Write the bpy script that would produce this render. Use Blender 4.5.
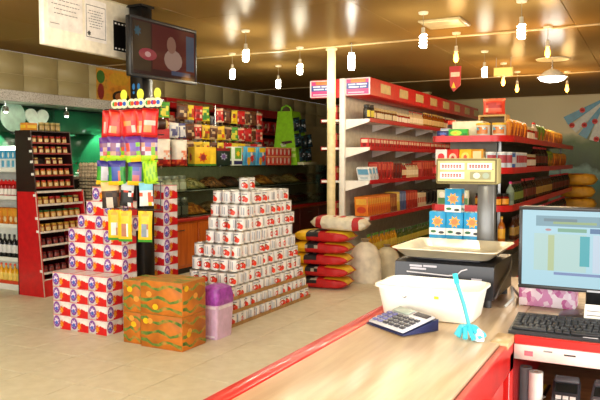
import bpy, bmesh, math, random
from mathutils import Vector, Matrix, Euler
random.seed(7)
PI = math.pi
scene = bpy.context.scene
COL = scene.collection
for o in list(bpy.data.objects): bpy.data.objects.remove(o)

# ------------------------------------------------------------ camera, world, daylight, exposure
cam_d = bpy.data.cameras.new('camera'); cam = bpy.data.objects.new('camera', cam_d); COL.objects.link(cam)
cam_d.sensor_width = 36; cam_d.lens = 41.1; cam_d.clip_end = 100; cam_d.clip_start = .05
cam.location = (0, 0, 1.55)
cam.rotation_euler = (math.radians(90 - 3.26), 0, math.radians(27.4))
scene.camera = cam
world = bpy.data.worlds.new('world'); scene.world = world; world.use_nodes = True
wb = world.node_tree.nodes['Background']; wb.inputs[0].default_value = (.85, .93, 1, 1); wb.inputs[1].default_value = 2.0
def area(name, loc, rot, sx, sy, power, color):
    d = bpy.data.lights.new(name, 'AREA'); d.shape = 'RECTANGLE'; d.size = sx; d.size_y = sy; d.energy = power; d.color = color
    o = bpy.data.objects.new(name, d); COL.objects.link(o); o.location = loc; o.rotation_euler = rot; return o
# daylight through the shop window behind the counter
area('window_daylight', (-1.6, -2.62, 1.75), (math.radians(90), 0, 0), 5.6, 2.0, 250, (1, .97, .92))
# daylight through the window in the wall beside the counter
area('side_window_daylight', (2.62, .9, 1.9), (math.radians(90), 0, math.radians(90)), 2.2, 1.6, 190, (1, .97, .92))
vs = scene.view_settings
vs.view_transform = 'Standard'; vs.look = 'None'; vs.gamma = 1; vs.use_curve_mapping = False; vs.exposure = 0.0

# ------------------------------------------------------------ materials
def lin(h):
    h = h.lstrip('#'); r = [int(h[i:i+2], 16)/255 for i in (0, 2, 4)]
    return tuple(c/12.92 if c <= .04045 else ((c+.055)/1.055)**2.4 for c in r) + (1,)
_m = {}
def C(hexc, rough=.5, metal=0, coat=0, var=.12, scale=14, spec=.5):
    """plain procedural colour with a slight uneven tint"""
    k = (hexc, rough, metal, coat, var, scale, spec)
    if k in _m: return _m[k]
    m = bpy.data.materials.new('paint_' + hexc.strip('#')); m.use_nodes = True; nt = m.node_tree
    b = nt.nodes['Principled BSDF']; c = lin(hexc)
    b.inputs['Roughness'].default_value = rough; b.inputs['Metallic'].default_value = metal
    b.inputs['Coat Weight'].default_value = coat; b.inputs['Specular IOR Level'].default_value = spec
    n = nt.nodes.new('ShaderNodeTexNoise'); n.inputs['Scale'].default_value = scale; n.inputs['Detail'].default_value = 2
    tc = nt.nodes.new('ShaderNodeTexCoord'); nt.links.new(tc.outputs['Object'], n.inputs['Vector'])
    r = nt.nodes.new('ShaderNodeValToRGB')
    r.color_ramp.elements[0].position = .3; r.color_ramp.elements[1].position = .7
    r.color_ramp.elements[0].color = tuple(x*(1-var) for x in c[:3]) + (1,)
    r.color_ramp.elements[1].color = tuple(min(1, x*(1+var)) for x in c[:3]) + (1,)
    nt.links.new(n.outputs['Fac'], r.inputs[0]); nt.links.new(r.outputs[0], b.inputs['Base Color'])
    _m[k] = m; return m
def speck(name, cols, scale, rough=.4, kind='voronoi', bump=0, coat=0):
    """mottled print / stone / nuts: cells or noise through a colour ramp"""
    if name in _m: return _m[name]
    m = bpy.data.materials.new(name); m.use_nodes = True; nt = m.node_tree; b = nt.nodes['Principled BSDF']
    b.inputs['Roughness'].default_value = rough; b.inputs['Coat Weight'].default_value = coat
    tc = nt.nodes.new('ShaderNodeTexCoord')
    if kind == 'voronoi':
        n = nt.nodes.new('ShaderNodeTexVoronoi'); n.inputs['Scale'].default_value = scale
        s = nt.nodes.new('ShaderNodeSeparateColor'); nt.links.new(n.outputs['Color'], s.inputs[0]); fac = s.outputs[0]; h = n.outputs['Distance']
    else:
        n = nt.nodes.new('ShaderNodeTexNoise'); n.inputs['Scale'].default_value = scale; n.inputs['Detail'].default_value = 4; fac = h = n.outputs['Fac']
    nt.links.new(tc.outputs['Object'], n.inputs['Vector'])
    r = nt.nodes.new('ShaderNodeValToRGB'); e = r.color_ramp.elements
    lo, hi = (0, 1) if kind == 'voronoi' else (.3, .7)
    r.color_ramp.interpolation = 'CONSTANT' if kind == 'voronoi' else 'LINEAR'
    while len(e) < len(cols): e.new(.5)
    for i, c in enumerate(cols):
        e[i].position = lo + (hi-lo)*i/(len(cols) if kind == 'voronoi' else max(1, len(cols)-1)); e[i].color = lin(c)
    nt.links.new(fac, r.inputs[0]); nt.links.new(r.outputs[0], b.inputs['Base Color'])
    if bump:
        bp = nt.nodes.new('ShaderNodeBump'); bp.inputs['Strength'].default_value = bump; bp.inputs['Distance'].default_value = .01
        nt.links.new(h, bp.inputs['Height']); nt.links.new(bp.outputs[0], b.inputs['Normal'])
    _m[name] = m; return m
def wood(name, c1, c2, rough=.35, sc=(2, 25, 25)):
    if name in _m: return _m[name]
    m = bpy.data.materials.new(name); m.use_nodes = True; nt = m.node_tree; b = nt.nodes['Principled BSDF']
    b.inputs['Roughness'].default_value = rough
    tc = nt.nodes.new('ShaderNodeTexCoord'); mp = nt.nodes.new('ShaderNodeMapping'); mp.inputs['Scale'].default_value = sc
    n = nt.nodes.new('ShaderNodeTexNoise'); n.inputs['Scale'].default_value = 1.6; n.inputs['Detail'].default_value = 5
    r = nt.nodes.new('ShaderNodeValToRGB'); r.color_ramp.elements[0].position = .35; r.color_ramp.elements[1].position = .65
    r.color_ramp.elements[0].color = lin(c1); r.color_ramp.elements[1].color = lin(c2)
    nt.links.new(tc.outputs['Object'], mp.inputs[0]); nt.links.new(mp.outputs[0], n.inputs['Vector'])
    nt.links.new(n.outputs['Fac'], r.inputs[0]); nt.links.new(r.outputs[0], b.inputs['Base Color'])
    _m[name] = m; return m
def emit(hexc, s, rough=.35):
    k = ('e', hexc, s, rough)
    if k in _m: return _m[k]
    m = bpy.data.materials.new('glow_' + hexc.strip('#')); m.use_nodes = True; nt = m.node_tree; b = nt.nodes['Principled BSDF']
    b.inputs['Base Color'].default_value = lin(hexc) if s > 2 else (.012, .012, .014, 1); b.inputs['Emission Color'].default_value = lin(hexc); b.inputs['Emission Strength'].default_value = s
    b.inputs['Roughness'].default_value = rough; b.inputs['Specular IOR Level'].default_value = .25
    _m[k] = m; return m
def glass(name, tint='#f2f8f4', refl=.1):
    if name in _m: return _m[name]
    m = bpy.data.materials.new(name); m.use_nodes = True; nt = m.node_tree
    out = nt.nodes['Material Output']; nt.nodes.remove(nt.nodes['Principled BSDF'])
    t = nt.nodes.new('ShaderNodeBsdfTransparent'); t.inputs[0].default_value = lin(tint)
    g = nt.nodes.new('ShaderNodeBsdfGlossy'); g.inputs['Roughness'].default_value = .04
    fr = nt.nodes.new('ShaderNodeLayerWeight'); fr.inputs[0].default_value = refl
    mx = nt.nodes.new('ShaderNodeMixShader'); nt.links.new(fr.outputs['Fresnel'], mx.inputs[0])
    nt.links.new(t.outputs[0], mx.inputs[1]); nt.links.new(g.outputs[0], mx.inputs[2]); nt.links.new(mx.outputs[0], out.inputs[0])
    _m[name] = m; return m
WHITE = C('#f2f0ea', .4); RED = C('#d0141a', .35); DRED = C('#8c0f12', .4); BLACK = C('#0d0c0c', .35); CHROME = C('#c8c8c8', .25, 1)
YEL = C('#f2c418', .4); ORG = C('#e8741a', .4); PURP = C('#5b2a86', .4); GRN = C('#3f9b2c', .4); LIME = C('#a6d61e', .4); BLUE = C('#1f52b0', .4)
CREAM = C('#eadfbe', .45); BROWN = C('#5a3418', .5); GREY = C('#8a8a88', .45); KRAFT = C('#b48a55', .7); SKYB = C('#5ec3ee', .35)
STEEL = C('#9a9a98', .35, .9); WSHELF = C('#f4f2ea', .4, var=.04); DGREY = C('#2a2a2c', .4); PINK = C('#e85a9a', .4)

# ------------------------------------------------------------ mesh builder
class MB:
    def __init__(s): s.v = []; s.f = []; s.m = []; s.sm = []; s.M = Matrix()
    def add(s, vs_, fs, mat, smooth=False, paint=None):
        b = len(s.v); s.v += [tuple(s.M @ Vector(p)) for p in vs_]
        for i, f in enumerate(fs):
            s.f.append([b+k for k in f]); s.m.append(paint[i] if paint else mat); s.sm.append(smooth)
        return s
    def box(s, x0, x1, y0, y1, z0, z1, mat, r=0, seg=1):
        if r:
            bm = bmesh.new(); bmesh.ops.create_cube(bm, size=1)
            for v in bm.verts: v.co = ((x0+x1)/2+v.co.x*(x1-x0), (y0+y1)/2+v.co.y*(y1-y0), (z0+z1)/2+v.co.z*(z1-z0))
            bmesh.ops.bevel(bm, geom=list(bm.edges), offset=r, segments=seg, affect='EDGES', profile=.5)
            bm.verts.index_update(); s.add([v.co[:] for v in bm.verts], [[v.index for v in f.verts] for f in bm.faces], mat, seg > 1); bm.free(); return s
        P = [(x, y, z) for z in (z0, z1) for y in (y0, y1) for x in (x0, x1)]
        return s.add(P, [(0, 2, 3, 1), (4, 5, 7, 6), (0, 1, 5, 4), (2, 6, 7, 3), (0, 4, 6, 2), (1, 3, 7, 5)], mat)
    def lathe(s, prof, mat, c=(0, 0, 0), n=16, smooth=True, mats=None):
        V = []; F = []; pm = []
        for r, z in prof:
            for i in range(n):
                a = 2*PI*i/n; V.append((c[0]+r*math.cos(a), c[1]+r*math.sin(a), c[2]+z))
        for j in range(len(prof)-1):
            for i in range(n):
                F.append((j*n+i, j*n+(i+1) % n, (j+1)*n+(i+1) % n, (j+1)*n+i)); pm.append(mats[j] if mats else mat)
        if prof[0][0] > 1e-5: F.append(tuple(range(n))[::-1]); pm.append(mats[0] if mats else mat)
        if prof[-1][0] > 1e-5: F.append(tuple((len(prof)-1)*n+i for i in range(n))); pm.append(mats[-1] if mats else mat)
        return s.add(V, F, mat, smooth, pm)
    def cyl(s, c, r, h, mat, n=16, smooth=True): return s.lathe([(r, 0), (r, h)], mat, c, n, smooth)
    def tube(s, pts, r, mat, n=6, closed=False):
        pts = [Vector(p) for p in pts]; V = []; F = []; N = len(pts)
        for i, p in enumerate(pts):
            t = (pts[min(i+1, N-1)] - pts[max(i-1, 0)]).normalized()
            a = t.orthogonal().normalized() if abs(t.z) > .99 else t.cross(Vector((0, 0, 1))).normalized(); b = t.cross(a)
            for k in range(n): V.append(tuple(p + (a*math.cos(2*PI*k/n) + b*math.sin(2*PI*k/n))*r))
        for i in range(N-1):
            for k in range(n): F.append((i*n+k, i*n+(k+1) % n, (i+1)*n+(k+1) % n, (i+1)*n+k))
        F += [tuple(range(n))[::-1], tuple((N-1)*n+k for k in range(n))]
        return s.add(V, F, mat, True)
    def prism(s, poly, axis, a, b, mat, smooth=False):
        """poly: 2D outline in the two other axes (in x,y,z order)"""
        n = len(poly)
        def p3(p, t): return {0: (t, p[0], p[1]), 1: (p[0], t, p[1]), 2: (p[0], p[1], t)}[axis]
        V = [p3(p, a) for p in poly] + [p3(p, b) for p in poly]
        F = [tuple(range(n)), tuple(range(2*n-1, n-1, -1))] + [(i, i+n, (i+1) % n+n, (i+1) % n) for i in range(n)]
        return s.add(V, F, mat, smooth)
    def decal(s, face, u0, u1, z0, z1, off, mat, shape='rect', n=14):
        """flat print on a side of a box: face -y,+y,+x,-x,+z; u along the face as seen from outside (from the left)"""
        if shape == 'rect': pts = [(u0, z0), (u1, z0), (u1, z1), (u0, z1)]
        elif shape == 'tri': pts = [(u0, z0), (u1, z0), ((u0+u1)/2, z1)]
        else:
            cu, cz = (u0+u1)/2, (z0+z1)/2
            pts = [(cu+(u1-u0)/2*math.cos(2*PI*i/n)*(1 if shape == 'disc' or i % 2 else .6), cz+(z1-z0)/2*math.sin(2*PI*i/n)*(1 if shape == 'disc' or i % 2 else .6)) for i in range(n)]
        g = {'-y': lambda u, z: (u, off, z), '+y': lambda u, z: (-u, off, z), '+x': lambda u, z: (off, u, z), '-x': lambda u, z: (off, -u, z), '+z': lambda u, z: (u, z, off)}[face]
        return s.add([g(*p) for p in pts], [tuple(range(len(pts)))], mat)
    def pouch(s, w, h, t, paint, nx=8, nz=12, z0=0, flare=.06, c=(0, 0)):
        """pillow bag standing in xz, front to -y; paint(u,v) gives the material"""
        V = []; F = []; pm = []
        for side in (-1, 1):
            for j in range(nz+1):
                v = j/nz
                for i in range(nx+1):
                    u = i/nx; th = t/2*max(0, (1-(2*u-1)**4))**.6*max(0, (1-abs(2*v-1)**3.2))**.6
                    ww = w*(1 - flare*math.sin(PI*v)); V.append((c[0]+(u-.5)*ww, c[1]+side*(th+.0008), z0+h*v))
        q = (nx+1)*(nz+1)
        for side in (0, 1):
            for j in range(nz):
                for i in range(nx):
                    a = side*q + j*(nx+1)+i; f = (a, a+1, a+nx+2, a+nx+1)
                    F.append(f if side == 0 else f[::-1]); u = (i+.5)/nx
                    pm.append(paint(u if side == 0 else 1-u, (j+.5)/nz))
        for j in range(nz):
            for i in (0, nx):
                a = j*(nx+1)+i; F.append((a, a+nx+1, a+nx+1+q, a+q)); pm.append(paint(.01, (j+.5)/nz))
        for i in range(nx):
            for j in (0, nz):
                a = j*(nx+1)+i; F.append((a, a+1, a+1+q, a+q)); pm.append(paint((i+.5)/nx, .01 if j == 0 else .99))
        return s.add(V, F, None, True, pm)
    def sack(s, L, W, T, paint, nu=18, nv=16, z0=0, lump=.012):
        """filled sack lying along x"""
        V = []; F = []; pm = []; rnd = random.Random(3)
        for i in range(nu+1):
            u = 2*i/nu-1; fw = .72+.28*(1-abs(u)**5); ft = max(.06, (1-abs(u)**5)**.55)
            for k in range(nv):
                a = 2*PI*k/nv; ca, sa = math.cos(a), math.sin(a); e = .62
                y = W/2*fw*math.copysign(abs(ca)**e, ca); z = T/2*ft*math.copysign(abs(sa)**e, sa)
                V.append((L/2*u + rnd.uniform(-1, 1)*lump*.5, y+rnd.uniform(-1, 1)*lump, z0+T/2+z*(1+rnd.uniform(-1, 1)*lump*3 if sa > 0 else 1)))
        for i in range(nu):
            for k in range(nv):
                F.append((i*nv+k, (i+1)*nv+k, (i+1)*nv+(k+1) % nv, i*nv+(k+1) % nv)); pm.append(paint((i+.5)/nu, (k+.5)/nv))
        F += [tuple(range(nv)), tuple(nu*nv+k for k in range(nv))[::-1]]; pm += [paint(.01, .3), paint(.99, .3)]
        return s.add(V, F, None, True, pm)
    def mesh(s, name):
        me = bpy.data.meshes.new(name); me.from_pydata(s.v, [], s.f)
        mats = []
        for m in s.m:
            if m not in mats: mats.append(m)
        for m in mats: me.materials.append(m)
        ix = {m: i for i, m in enumerate(mats)}
        me.polygons.foreach_set('material_index', [ix[m] for m in s.m]); me.polygons.foreach_set('use_smooth', s.sm)
        bm = bmesh.new(); bm.from_mesh(me); bmesh.ops.recalc_face_normals(bm, faces=[f for f in bm.faces if len(f.edges) and any(len(e.link_faces) > 1 for e in f.edges)]); bm.to_mesh(me); bm.free()
        me.set_sharp_from_angle(angle=math.radians(45)); me.update(); return me
def link(name, data, parent=None, loc=(0, 0, 0), rot=(0, 0, 0)):
    o = bpy.data.objects.new(name, data); COL.objects.link(o); o.location = loc; o.rotation_euler = rot
    if parent: o.parent = parent
    return o
def tag(o, label, cat, group=None):
    o['label'] = label; o['category'] = cat
    if group: o['group'] = group
    return o
def thing(name, label, cat, loc=(0, 0, 0), rz=0, group=None): return tag(link(name, None, None, loc, (0, 0, rz)), label, cat, group)
def struct(name, mb, parent=None):
    o = link(name, mb.mesh(name), parent)
    if not parent: o['kind'] = 'structure'
    return o
def part(name, mb, parent, loc=(0, 0, 0), rot=(0, 0, 0), label=None):
    o = link(name, mb.mesh(name) if isinstance(mb, MB) else mb, parent, loc, rot)
    if label: o['label'] = label
    return o
class Spec:
    """a kind of product: its mesh and the meshes of its parts (shared by every copy)"""
    def __init__(s, name, mb, parts=()): s.name = name; s.me = mb.mesh(name); s.parts = [(n, p.mesh(n)) for n, p in parts]
    def put(s, loc, rot, label, cat, group=None):
        o = tag(link(s.name, s.me, None, loc, rot if isinstance(rot, tuple) else (0, 0, rot)), label, cat, group)
        for n, me in s.parts: link(n, me, o)
        return o
def row(spec, p0, step, n, rz, label, cat, group, jit=.004, jr=.08, tilt=0):
    for i in range(n):
        p = [p0[k]+step[k]*i for k in range(3)]; p[0] += random.uniform(-jit, jit); p[1] += random.uniform(-jit, jit)
        spec.put(p, (0, tilt, rz+random.uniform(-jr, jr)) if tilt == 0 else (tilt, 0, rz), label, cat, group)

# product makers (front to -y, base at origin)
def bottle(name, h, r, body, cap, lab, labz=(.2, .55), neck=.32, n=12):
    b = MB(); b.lathe([(r*.92, 0), (r, h*.03), (r, h*.62), (r*.75, h*.72), (r*neck, h*.82), (r*neck, h*.93)], body, n=n)
    c = MB(); c.lathe([(r*neck*1.18, h*.90), (r*neck*1.18, h*.995), (r*neck, h)], cap, n=n)
    l = MB(); l.lathe([(r*1.015, h*labz[0]), (r*1.02, h*labz[0]+.001), (r*1.02, h*labz[1]-.001), (r*1.015, h*labz[1])], lab, n=n)
    return Spec(name, b, [('cap', c), ('paper_label', l)])
def jar(name, h, r, body, lid, lab, n=12):
    b = MB(); b.lathe([(r*.9, 0), (r, h*.06), (r, h*.7), (r*.82, h*.8)], body, n=n)
    c = MB(); c.lathe([(r*.9, h*.79), (r*.92, h*.8), (r*.92, h*.98), (r*.85, h)], lid, n=n)
    l = MB()
    V = []; k = 7
    for i in range(k+1):
        a = -PI/2 + (i/k-.5)*2.2
        for z in (h*.16, h*.6): V.append((r*1.02*math.cos(a), r*1.02*math.sin(a), z))
    l.add(V, [(2*i, 2*i+2, 2*i+3, 2*i+1) for i in range(k)], lab, True)
    return Spec(name, b, [('lid', c), ('paper_label', l)])
def carton(name, w, d, h, base, decs=(), r=.002, sides=True):
    b = MB(); b.box(-w/2, w/2, -d/2, d/2, 0, h, base, r)
    for (u0, u1, z0, z1, mat, shape) in decs:
        b.decal('-y', (u0-.5)*w, (u1-.5)*w, z0*h, z1*h, -d/2-.0007-.0002*len(b.v)*.01, mat, shape)
        if sides:
            b.decal('+x', (u0-.5)*d, (u1-.5)*d, z0*h, z1*h, w/2+.0007+.0002*len(b.v)*.01, mat, shape)
            b.decal('-x', (u0-.5)*d, (u1-.5)*d, z0*h, z1*h, -w/2-.0007-.0002*len(b.v)*.01, mat, shape)
    return Spec(name, b)
def bag(name, w, h, t, paint, **k):
    b = MB(); b.pouch(w, h, t, paint, **k); return Spec(name, b)

# ============================================================ THE SETTING
X0, X1, Y0, Y1, ZC = -7.6, 2.6, -2.6, 16.2, 3.0
terr = speck('terrazzo', ['#d6cfb4', '#dfd8be', '#e6e0c8'], 9, .42, 'noise')
fl = struct('floor', MB().box(X0, X1, Y0, Y1, -.12, -.004, C('#bdb59c', .6)))
tile_me = MB().box(-.2478, .2478, -.2478, .2478, -.004, 0, terr, .0015).mesh('floor_tile')
for i in range(17):
    for j in range(17):
        t = link('floor_tile', tile_me, fl, (-7.3+.5*i, .2+.5*j, 0), (0, 0, random.choice((0, PI/2, PI, -PI/2))))
ceilm = bpy.data.materials.new('glossy_ceiling'); ceilm.use_nodes = True
cb = ceilm.node_tree.nodes['Principled BSDF']; cb.inputs['Base Color'].default_value = lin('#86693a'); cb.inputs['Roughness'].default_value = .6
cb.inputs['Coat Weight'].default_value = .14; cb.inputs['Coat Roughness'].default_value = .22; cb.inputs['Specular IOR Level'].default_value = 0
cl = struct('ceiling', MB().box(X0, X1, Y0, Y1, ZC+.02, ZC+.15, C('#6e5530', .6)))
pan_me = MB().box(-.848, .848, -1.048, 1.048, 0, .02, ceilm, .002).mesh('ceiling_panel')
for i in range(6):
    for j in range(9):
        link('ceiling_panel', pan_me, cl, (X0+.85+1.7*i, -1.55+2.1*j, ZC))
trimm = C('#c9b080', .35)
struct('trim_1', MB().box(X0+.05, X1-.05, 7.95, 8.0, ZC-.014, ZC-.0005, trimm, .003))
struct('trim_2', MB().box(X0+.05, X1-.05, 12.1, 12.15, ZC-.014, ZC-.0005, trimm, .003))
wallp = C('#c9b98c', .5, scale=2)
wl = struct('wall_left', MB().box(X0-.15, X0, Y0, Y1, 0, ZC, wallp))
wt = C('#b0a070', .4, scale=3, var=.02)
tm = MB().box(0, .012, -.297, .297, -.1455, .1455, wt, .0015).mesh('wall_tile')
for i in range(23):
    for j in range(2): link('wall_tile', tm, wl, (X0, 2.65+.6*i, 2.555+.297*j))
# end wall with a printed landscape mural
mur = bpy.data.materials.new('landscape_mural'); mur.use_nodes = True; nt = mur.node_tree; b = nt.nodes['Principled BSDF']; b.inputs['Roughness'].default_value = .45
tc = nt.nodes.new('ShaderNodeTexCoord'); sp = nt.nodes.new('ShaderNodeSeparateXYZ'); nt.links.new(tc.outputs['Object'], sp.inputs[0])
n = nt.nodes.new('ShaderNodeTexNoise'); n.inputs['Scale'].default_value = 1.3; n.inputs['Detail'].default_value = 6; nt.links.new(tc.outputs['Object'], n.inputs['Vector'])
ma = nt.nodes.new('ShaderNodeMath'); ma.operation = 'MULTIPLY_ADD'; ma.inputs[1].default_value = .9; nt.links.new(n.outputs['Fac'], ma.inputs[0]); nt.links.new(sp.outputs['Z'], ma.inputs[2])
mr = nt.nodes.new('ShaderNodeMapRange'); mr.inputs[1].default_value = .45; mr.inputs[2].default_value = 3.45; nt.links.new(ma.outputs[0], mr.inputs[0])
r = nt.nodes.new('ShaderNodeValToRGB'); e = r.color_ramp.elements
for _ in range(7): e.new(.5)
for k, (p, c) in enumerate([(0, '#8a8268'), (.3, '#6a7a5c'), (.42, '#2f7f7d'), (.47, '#7fa7a0'), (.5, '#2c4a26'), (.62, '#4a6a2c'), (.68, '#9aa678'), (.72, '#e0d6a8'), (1, '#d8cc9c')]): e[k].position = p; e[k].color = lin(c)
nt.links.new(mr.outputs[0], r.inputs[0]); nt.links.new(r.outputs[0], b.inputs['Base Color'])
we = struct('wall_end', MB().box(X0, X1, Y1, Y1+.15, 0, ZC, wallp))
tag(link('landscape_mural', MB().box(-4.4, 2.4, Y1-.012, Y1-.001, .35, 2.97, mur).mesh('landscape_mural')), 'printed landscape mural with trees and water on the end wall', 'mural')
struct('wall_right', MB().box(X1, X1+.15, Y0, -.3, 0, ZC, wallp).box(X1, X1+.15, 2.1, Y1, 0, ZC, wallp).box(X1, X1+.15, -.3, 2.1, 0, 1.0, wallp).box(X1, X1+.15, -.3, 2.1, 2.75, ZC, wallp))
struct('wall_back', MB().box(X0, -4.6, Y0-.15, Y0, 0, ZC, wallp).box(1.4, X1, Y0-.15, Y0, 0, ZC, wallp).box(-4.6, 1.4, Y0-.15, Y0, 0, .65, wallp).box(-4.6, 1.4, Y0-.15, Y0, 2.8, ZC, wallp))
w1 = struct('window_1', MB().box(-4.6, 1.4, Y0-.1, Y0-.06, .65, .72, WHITE).box(-4.6, 1.4, Y0-.1, Y0-.06, 2.73, 2.8, WHITE))
for k in range(4): part('window_frame', MB().box(-.03, .03, -.03, .03, .72, 2.73, WHITE), w1, (-4.57+1.98*k, Y0-.08, 0))

# granite beam over the mirror niche, with its downlights
gran = speck('granite', ['#4c4844', '#8d857a', '#b9aea0', '#6a6259'], 60, .3, 'noise')
bm_ = struct('trim_3', MB().box(X0+.001, -7.1, 2.2, 8.25, 2.295, 2.43, gran, .004))
greenm = speck('green_glass', ['#0c2c1e', '#184e34', '#226644'], 1.1, .18, 'noise')
ng = struct('wall_niche', MB().box(X0+.001, X0+.03, 2.2, 8.25, 0, 2.294, C('#0d2a1e', .4)))
for k in range(5): part('glass_panel', MB().box(X0+.031, X0+.04, 2.25+1.2*k, 3.43+1.2*k, .95, 2.27, greenm, .002), ng)
spot_d = bpy.data.lights.new('niche_spot', 'SPOT'); spot_d.energy = 130; spot_d.spot_size = math.radians(72); spot_d.spot_blend = .15; spot_d.color = (.85, 1, .85); spot_d.shadow_soft_size = .02
for k, y in enumerate((4.85, 5.96, 6.96, 7.93)):
    o = thing('spot_lamp', 'small spot lamp shining below the granite beam', 'lamp', (-7.24, y, 2.295), 0, 'spot lamps under the granite beam')
    part('stem', MB().tube([(0, 0, 0), (0, 0, -.06)], .008, CHROME), o); part('head', MB().lathe([(.02, -.06), (.036, -.075), (.04, -.13), (.032, -.13), (.03, -.12)], CHROME, n=14), o)
    part('lens', MB().lathe([(.031, -.122), (.02, -.14), (.0, -.146)], emit('#f0fff0', 20), n=12), o)
    L = link('niche_spot', spot_d, o, (0, 0, -.16), (0, math.radians(24), 0))
gl = glass('clear_glass')
ggl = glass('green_edge_glass', '#e2f2e8', .15)
for k, (z, lab) in enumerate(((1.92, 'upper glass shelf on the green mirror niche'), (1.52, 'lower glass shelf on the green mirror niche'))):
    s = thing('glass_shelf', lab, 'shelf', (-7.4, 7.18, z)); part('pane', MB().box(-.16, .13, -1.03, 1.03, 0, .01, ggl), s)
    for y in (-.9, 0, .9): part('bracket', MB().box(-.155, .1, y-.01, y+.01, -.02, 0, CHROME), s)
# pale heart and disc shapes standing in for light scallops on the niche wall
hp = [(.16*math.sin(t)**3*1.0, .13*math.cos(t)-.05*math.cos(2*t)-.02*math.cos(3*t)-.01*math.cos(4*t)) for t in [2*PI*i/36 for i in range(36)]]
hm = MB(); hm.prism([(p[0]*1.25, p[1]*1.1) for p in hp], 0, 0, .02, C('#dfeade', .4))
tag(link('heart_light_scallop', hm.mesh('heart_light_scallop'), None, (-7.555, 6.72, 2.13)), 'pale heart shape standing in for a light scallop on the green niche wall', 'light scallop')
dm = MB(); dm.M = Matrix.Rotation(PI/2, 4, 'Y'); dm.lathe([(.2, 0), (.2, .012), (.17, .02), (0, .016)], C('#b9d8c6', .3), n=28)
tag(link('round_light_scallop', dm.mesh('round_light_scallop'), None, (-7.555, 6.33, 2.137)), 'pale green disc standing in for a light scallop on the niche wall', 'plate')
# food poster on the wall
pm_ = thing('food_poster', 'orange food poster with green leaves and a dark dish, above the granite beam', 'poster', (X0+.013, 8.32, 2.44))
part('sheet', MB().box(0, .006, -.42, .42, 0, .53, speck('poster_orange', ['#b06a1c', '#d58a24', '#c4902e', '#8a4a1a'], 6, .4, 'noise')), pm_)
part('dish', MB().decal('+x', -.08, .3, .02, .22, .0075, BLACK, 'disc', 20).decal('+x', -.02, .24, .05, .19, .0085, C('#a8602a'), 'disc', 20), pm_)
part('leaf_print', MB().decal('+x', -.42, -.24, .3, .5, .0075, C('#3a6a1c'), 'disc', 12).decal('+x', -.4, -.26, .05, .3, .008, C('#8a1c14'), 'disc', 12).decal('+x', -.15, .3, .3, .5, .0078, C('#c89424'), 'disc', 16), pm_)

# ============================================================ COLUMNS, HANGING BOARD, TV
creamp = C('#e6d6a4', .35)
o = thing('support_column', 'cream round pole rising behind the rice sacks to the ceiling', 'column', (-3.76, 8.14, 0))
part('shaft', MB().cyl((0, 0, .05), .055, 2.93, creamp, 18), o); part('base_plate', MB().box(-.1, .1, -.1, .1, 0, .05, creamp, .006), o); part('collar', MB().cyl((0, 0, 2.98), .075, .02, creamp, 18), o)
o = thing('support_column', 'cream square pole rising above the red header of the long gondola', 'column', (-3.42, 11.4, 0))
o.location = (-4.35, 14.2, 0)
part('shaft', MB().box(-.075, .075, -.075, .075, .0, 2.98, creamp, .008), o); part('collar', MB().box(-.095, .095, -.095, .095, 2.98, 3.0, creamp), o)
o = thing('black_column', 'black square column carrying the television and the snack rack', 'column', (-4.33, 5.1, 0))
part('shaft', MB().box(-.075, .075, -.075, .075, .02, 2.98, BLACK, .006), o); part('base_plate', MB().box(-.1, .1, -.1, .1, 0, .02, BLACK), o); part('collar', MB().box(-.09, .09, -.09, .09, 2.98, 3.0, BLACK), o)
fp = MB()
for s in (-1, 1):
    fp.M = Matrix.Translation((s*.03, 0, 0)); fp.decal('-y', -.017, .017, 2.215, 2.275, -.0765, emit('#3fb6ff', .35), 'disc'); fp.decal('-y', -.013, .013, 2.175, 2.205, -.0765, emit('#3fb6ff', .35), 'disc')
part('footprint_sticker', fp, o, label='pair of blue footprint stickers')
o = thing('notice_board', 'white hanging notice board with two pinned papers below the ceiling', 'board', (-4.45, 4.61, 2.5))
part('panel', MB().box(-.03, .03, -.58, .58, .0, .49, C('#efe6cf', .4), .004), o)
part('ceiling_rail', MB().box(-.04, .04, -.58, .58, .49, .4995, C('#cbbf9c', .4)), o)
paper = C('#f3ece4', .6)
def sheet(y0, y1, z0, z1, border, nl):
    p = part('paper_sheet', MB().box(.0305, .032, y0, y1, z0, z1, paper), o)
    t = MB(); rnd = random.Random(nl); h = z1-z0
    for k in range(nl):
        zz = z1 - h*.28 - k*h*.45/nl; a = rnd.uniform(.03, .07); bb = rnd.uniform(.03, .08)
        yy = y0+a
        while yy < y1-bb:
            l = rnd.uniform(.012, .04); t.decal('+x', yy, min(yy+l, y1-bb), zz, zz+.006, .0326, C('#6e6a66'), 'rect'); yy += l+.008
    if border:
        for q in ((y0+.012, y1-.012, z1-.055, z1-.049), (y0+.012, y1-.012, z0+.03, z0+.036), (y0+.012, y0+.017, z0+.03, z1-.05), (y1-.017, y1-.012, z0+.03, z1-.05)): t.decal('+x', *q, .0326, C('#56544f'))
        t.decal('+x', y0+.02, y0+.07, z0+.04, z0+.09, .0328, C('#4a4844'), 'star')
    else: t.decal('+x', y0+.02, y0+.12, z0+.04, z0+.046, .0326, C('#8a8680'))
    part('print', t, p)
sheet(-.54, -.16, .14, .47, False, 4)
sheet(-.13, .13, .1, .46, True, 7)
fs = part('film_strip_sticker', MB().box(.0305, .033, .22, .5, .06, .33, BLACK), o, label='black film strip sticker')
hs = MB()
for k in range(6):
    for z in (.075, .3): hs.decal('+x', .235+.045*k, .258+.045*k, z, z+.014, .0337, WHITE)
part('sprocket_print', hs, fs)['kind'] = 'stuff'
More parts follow.
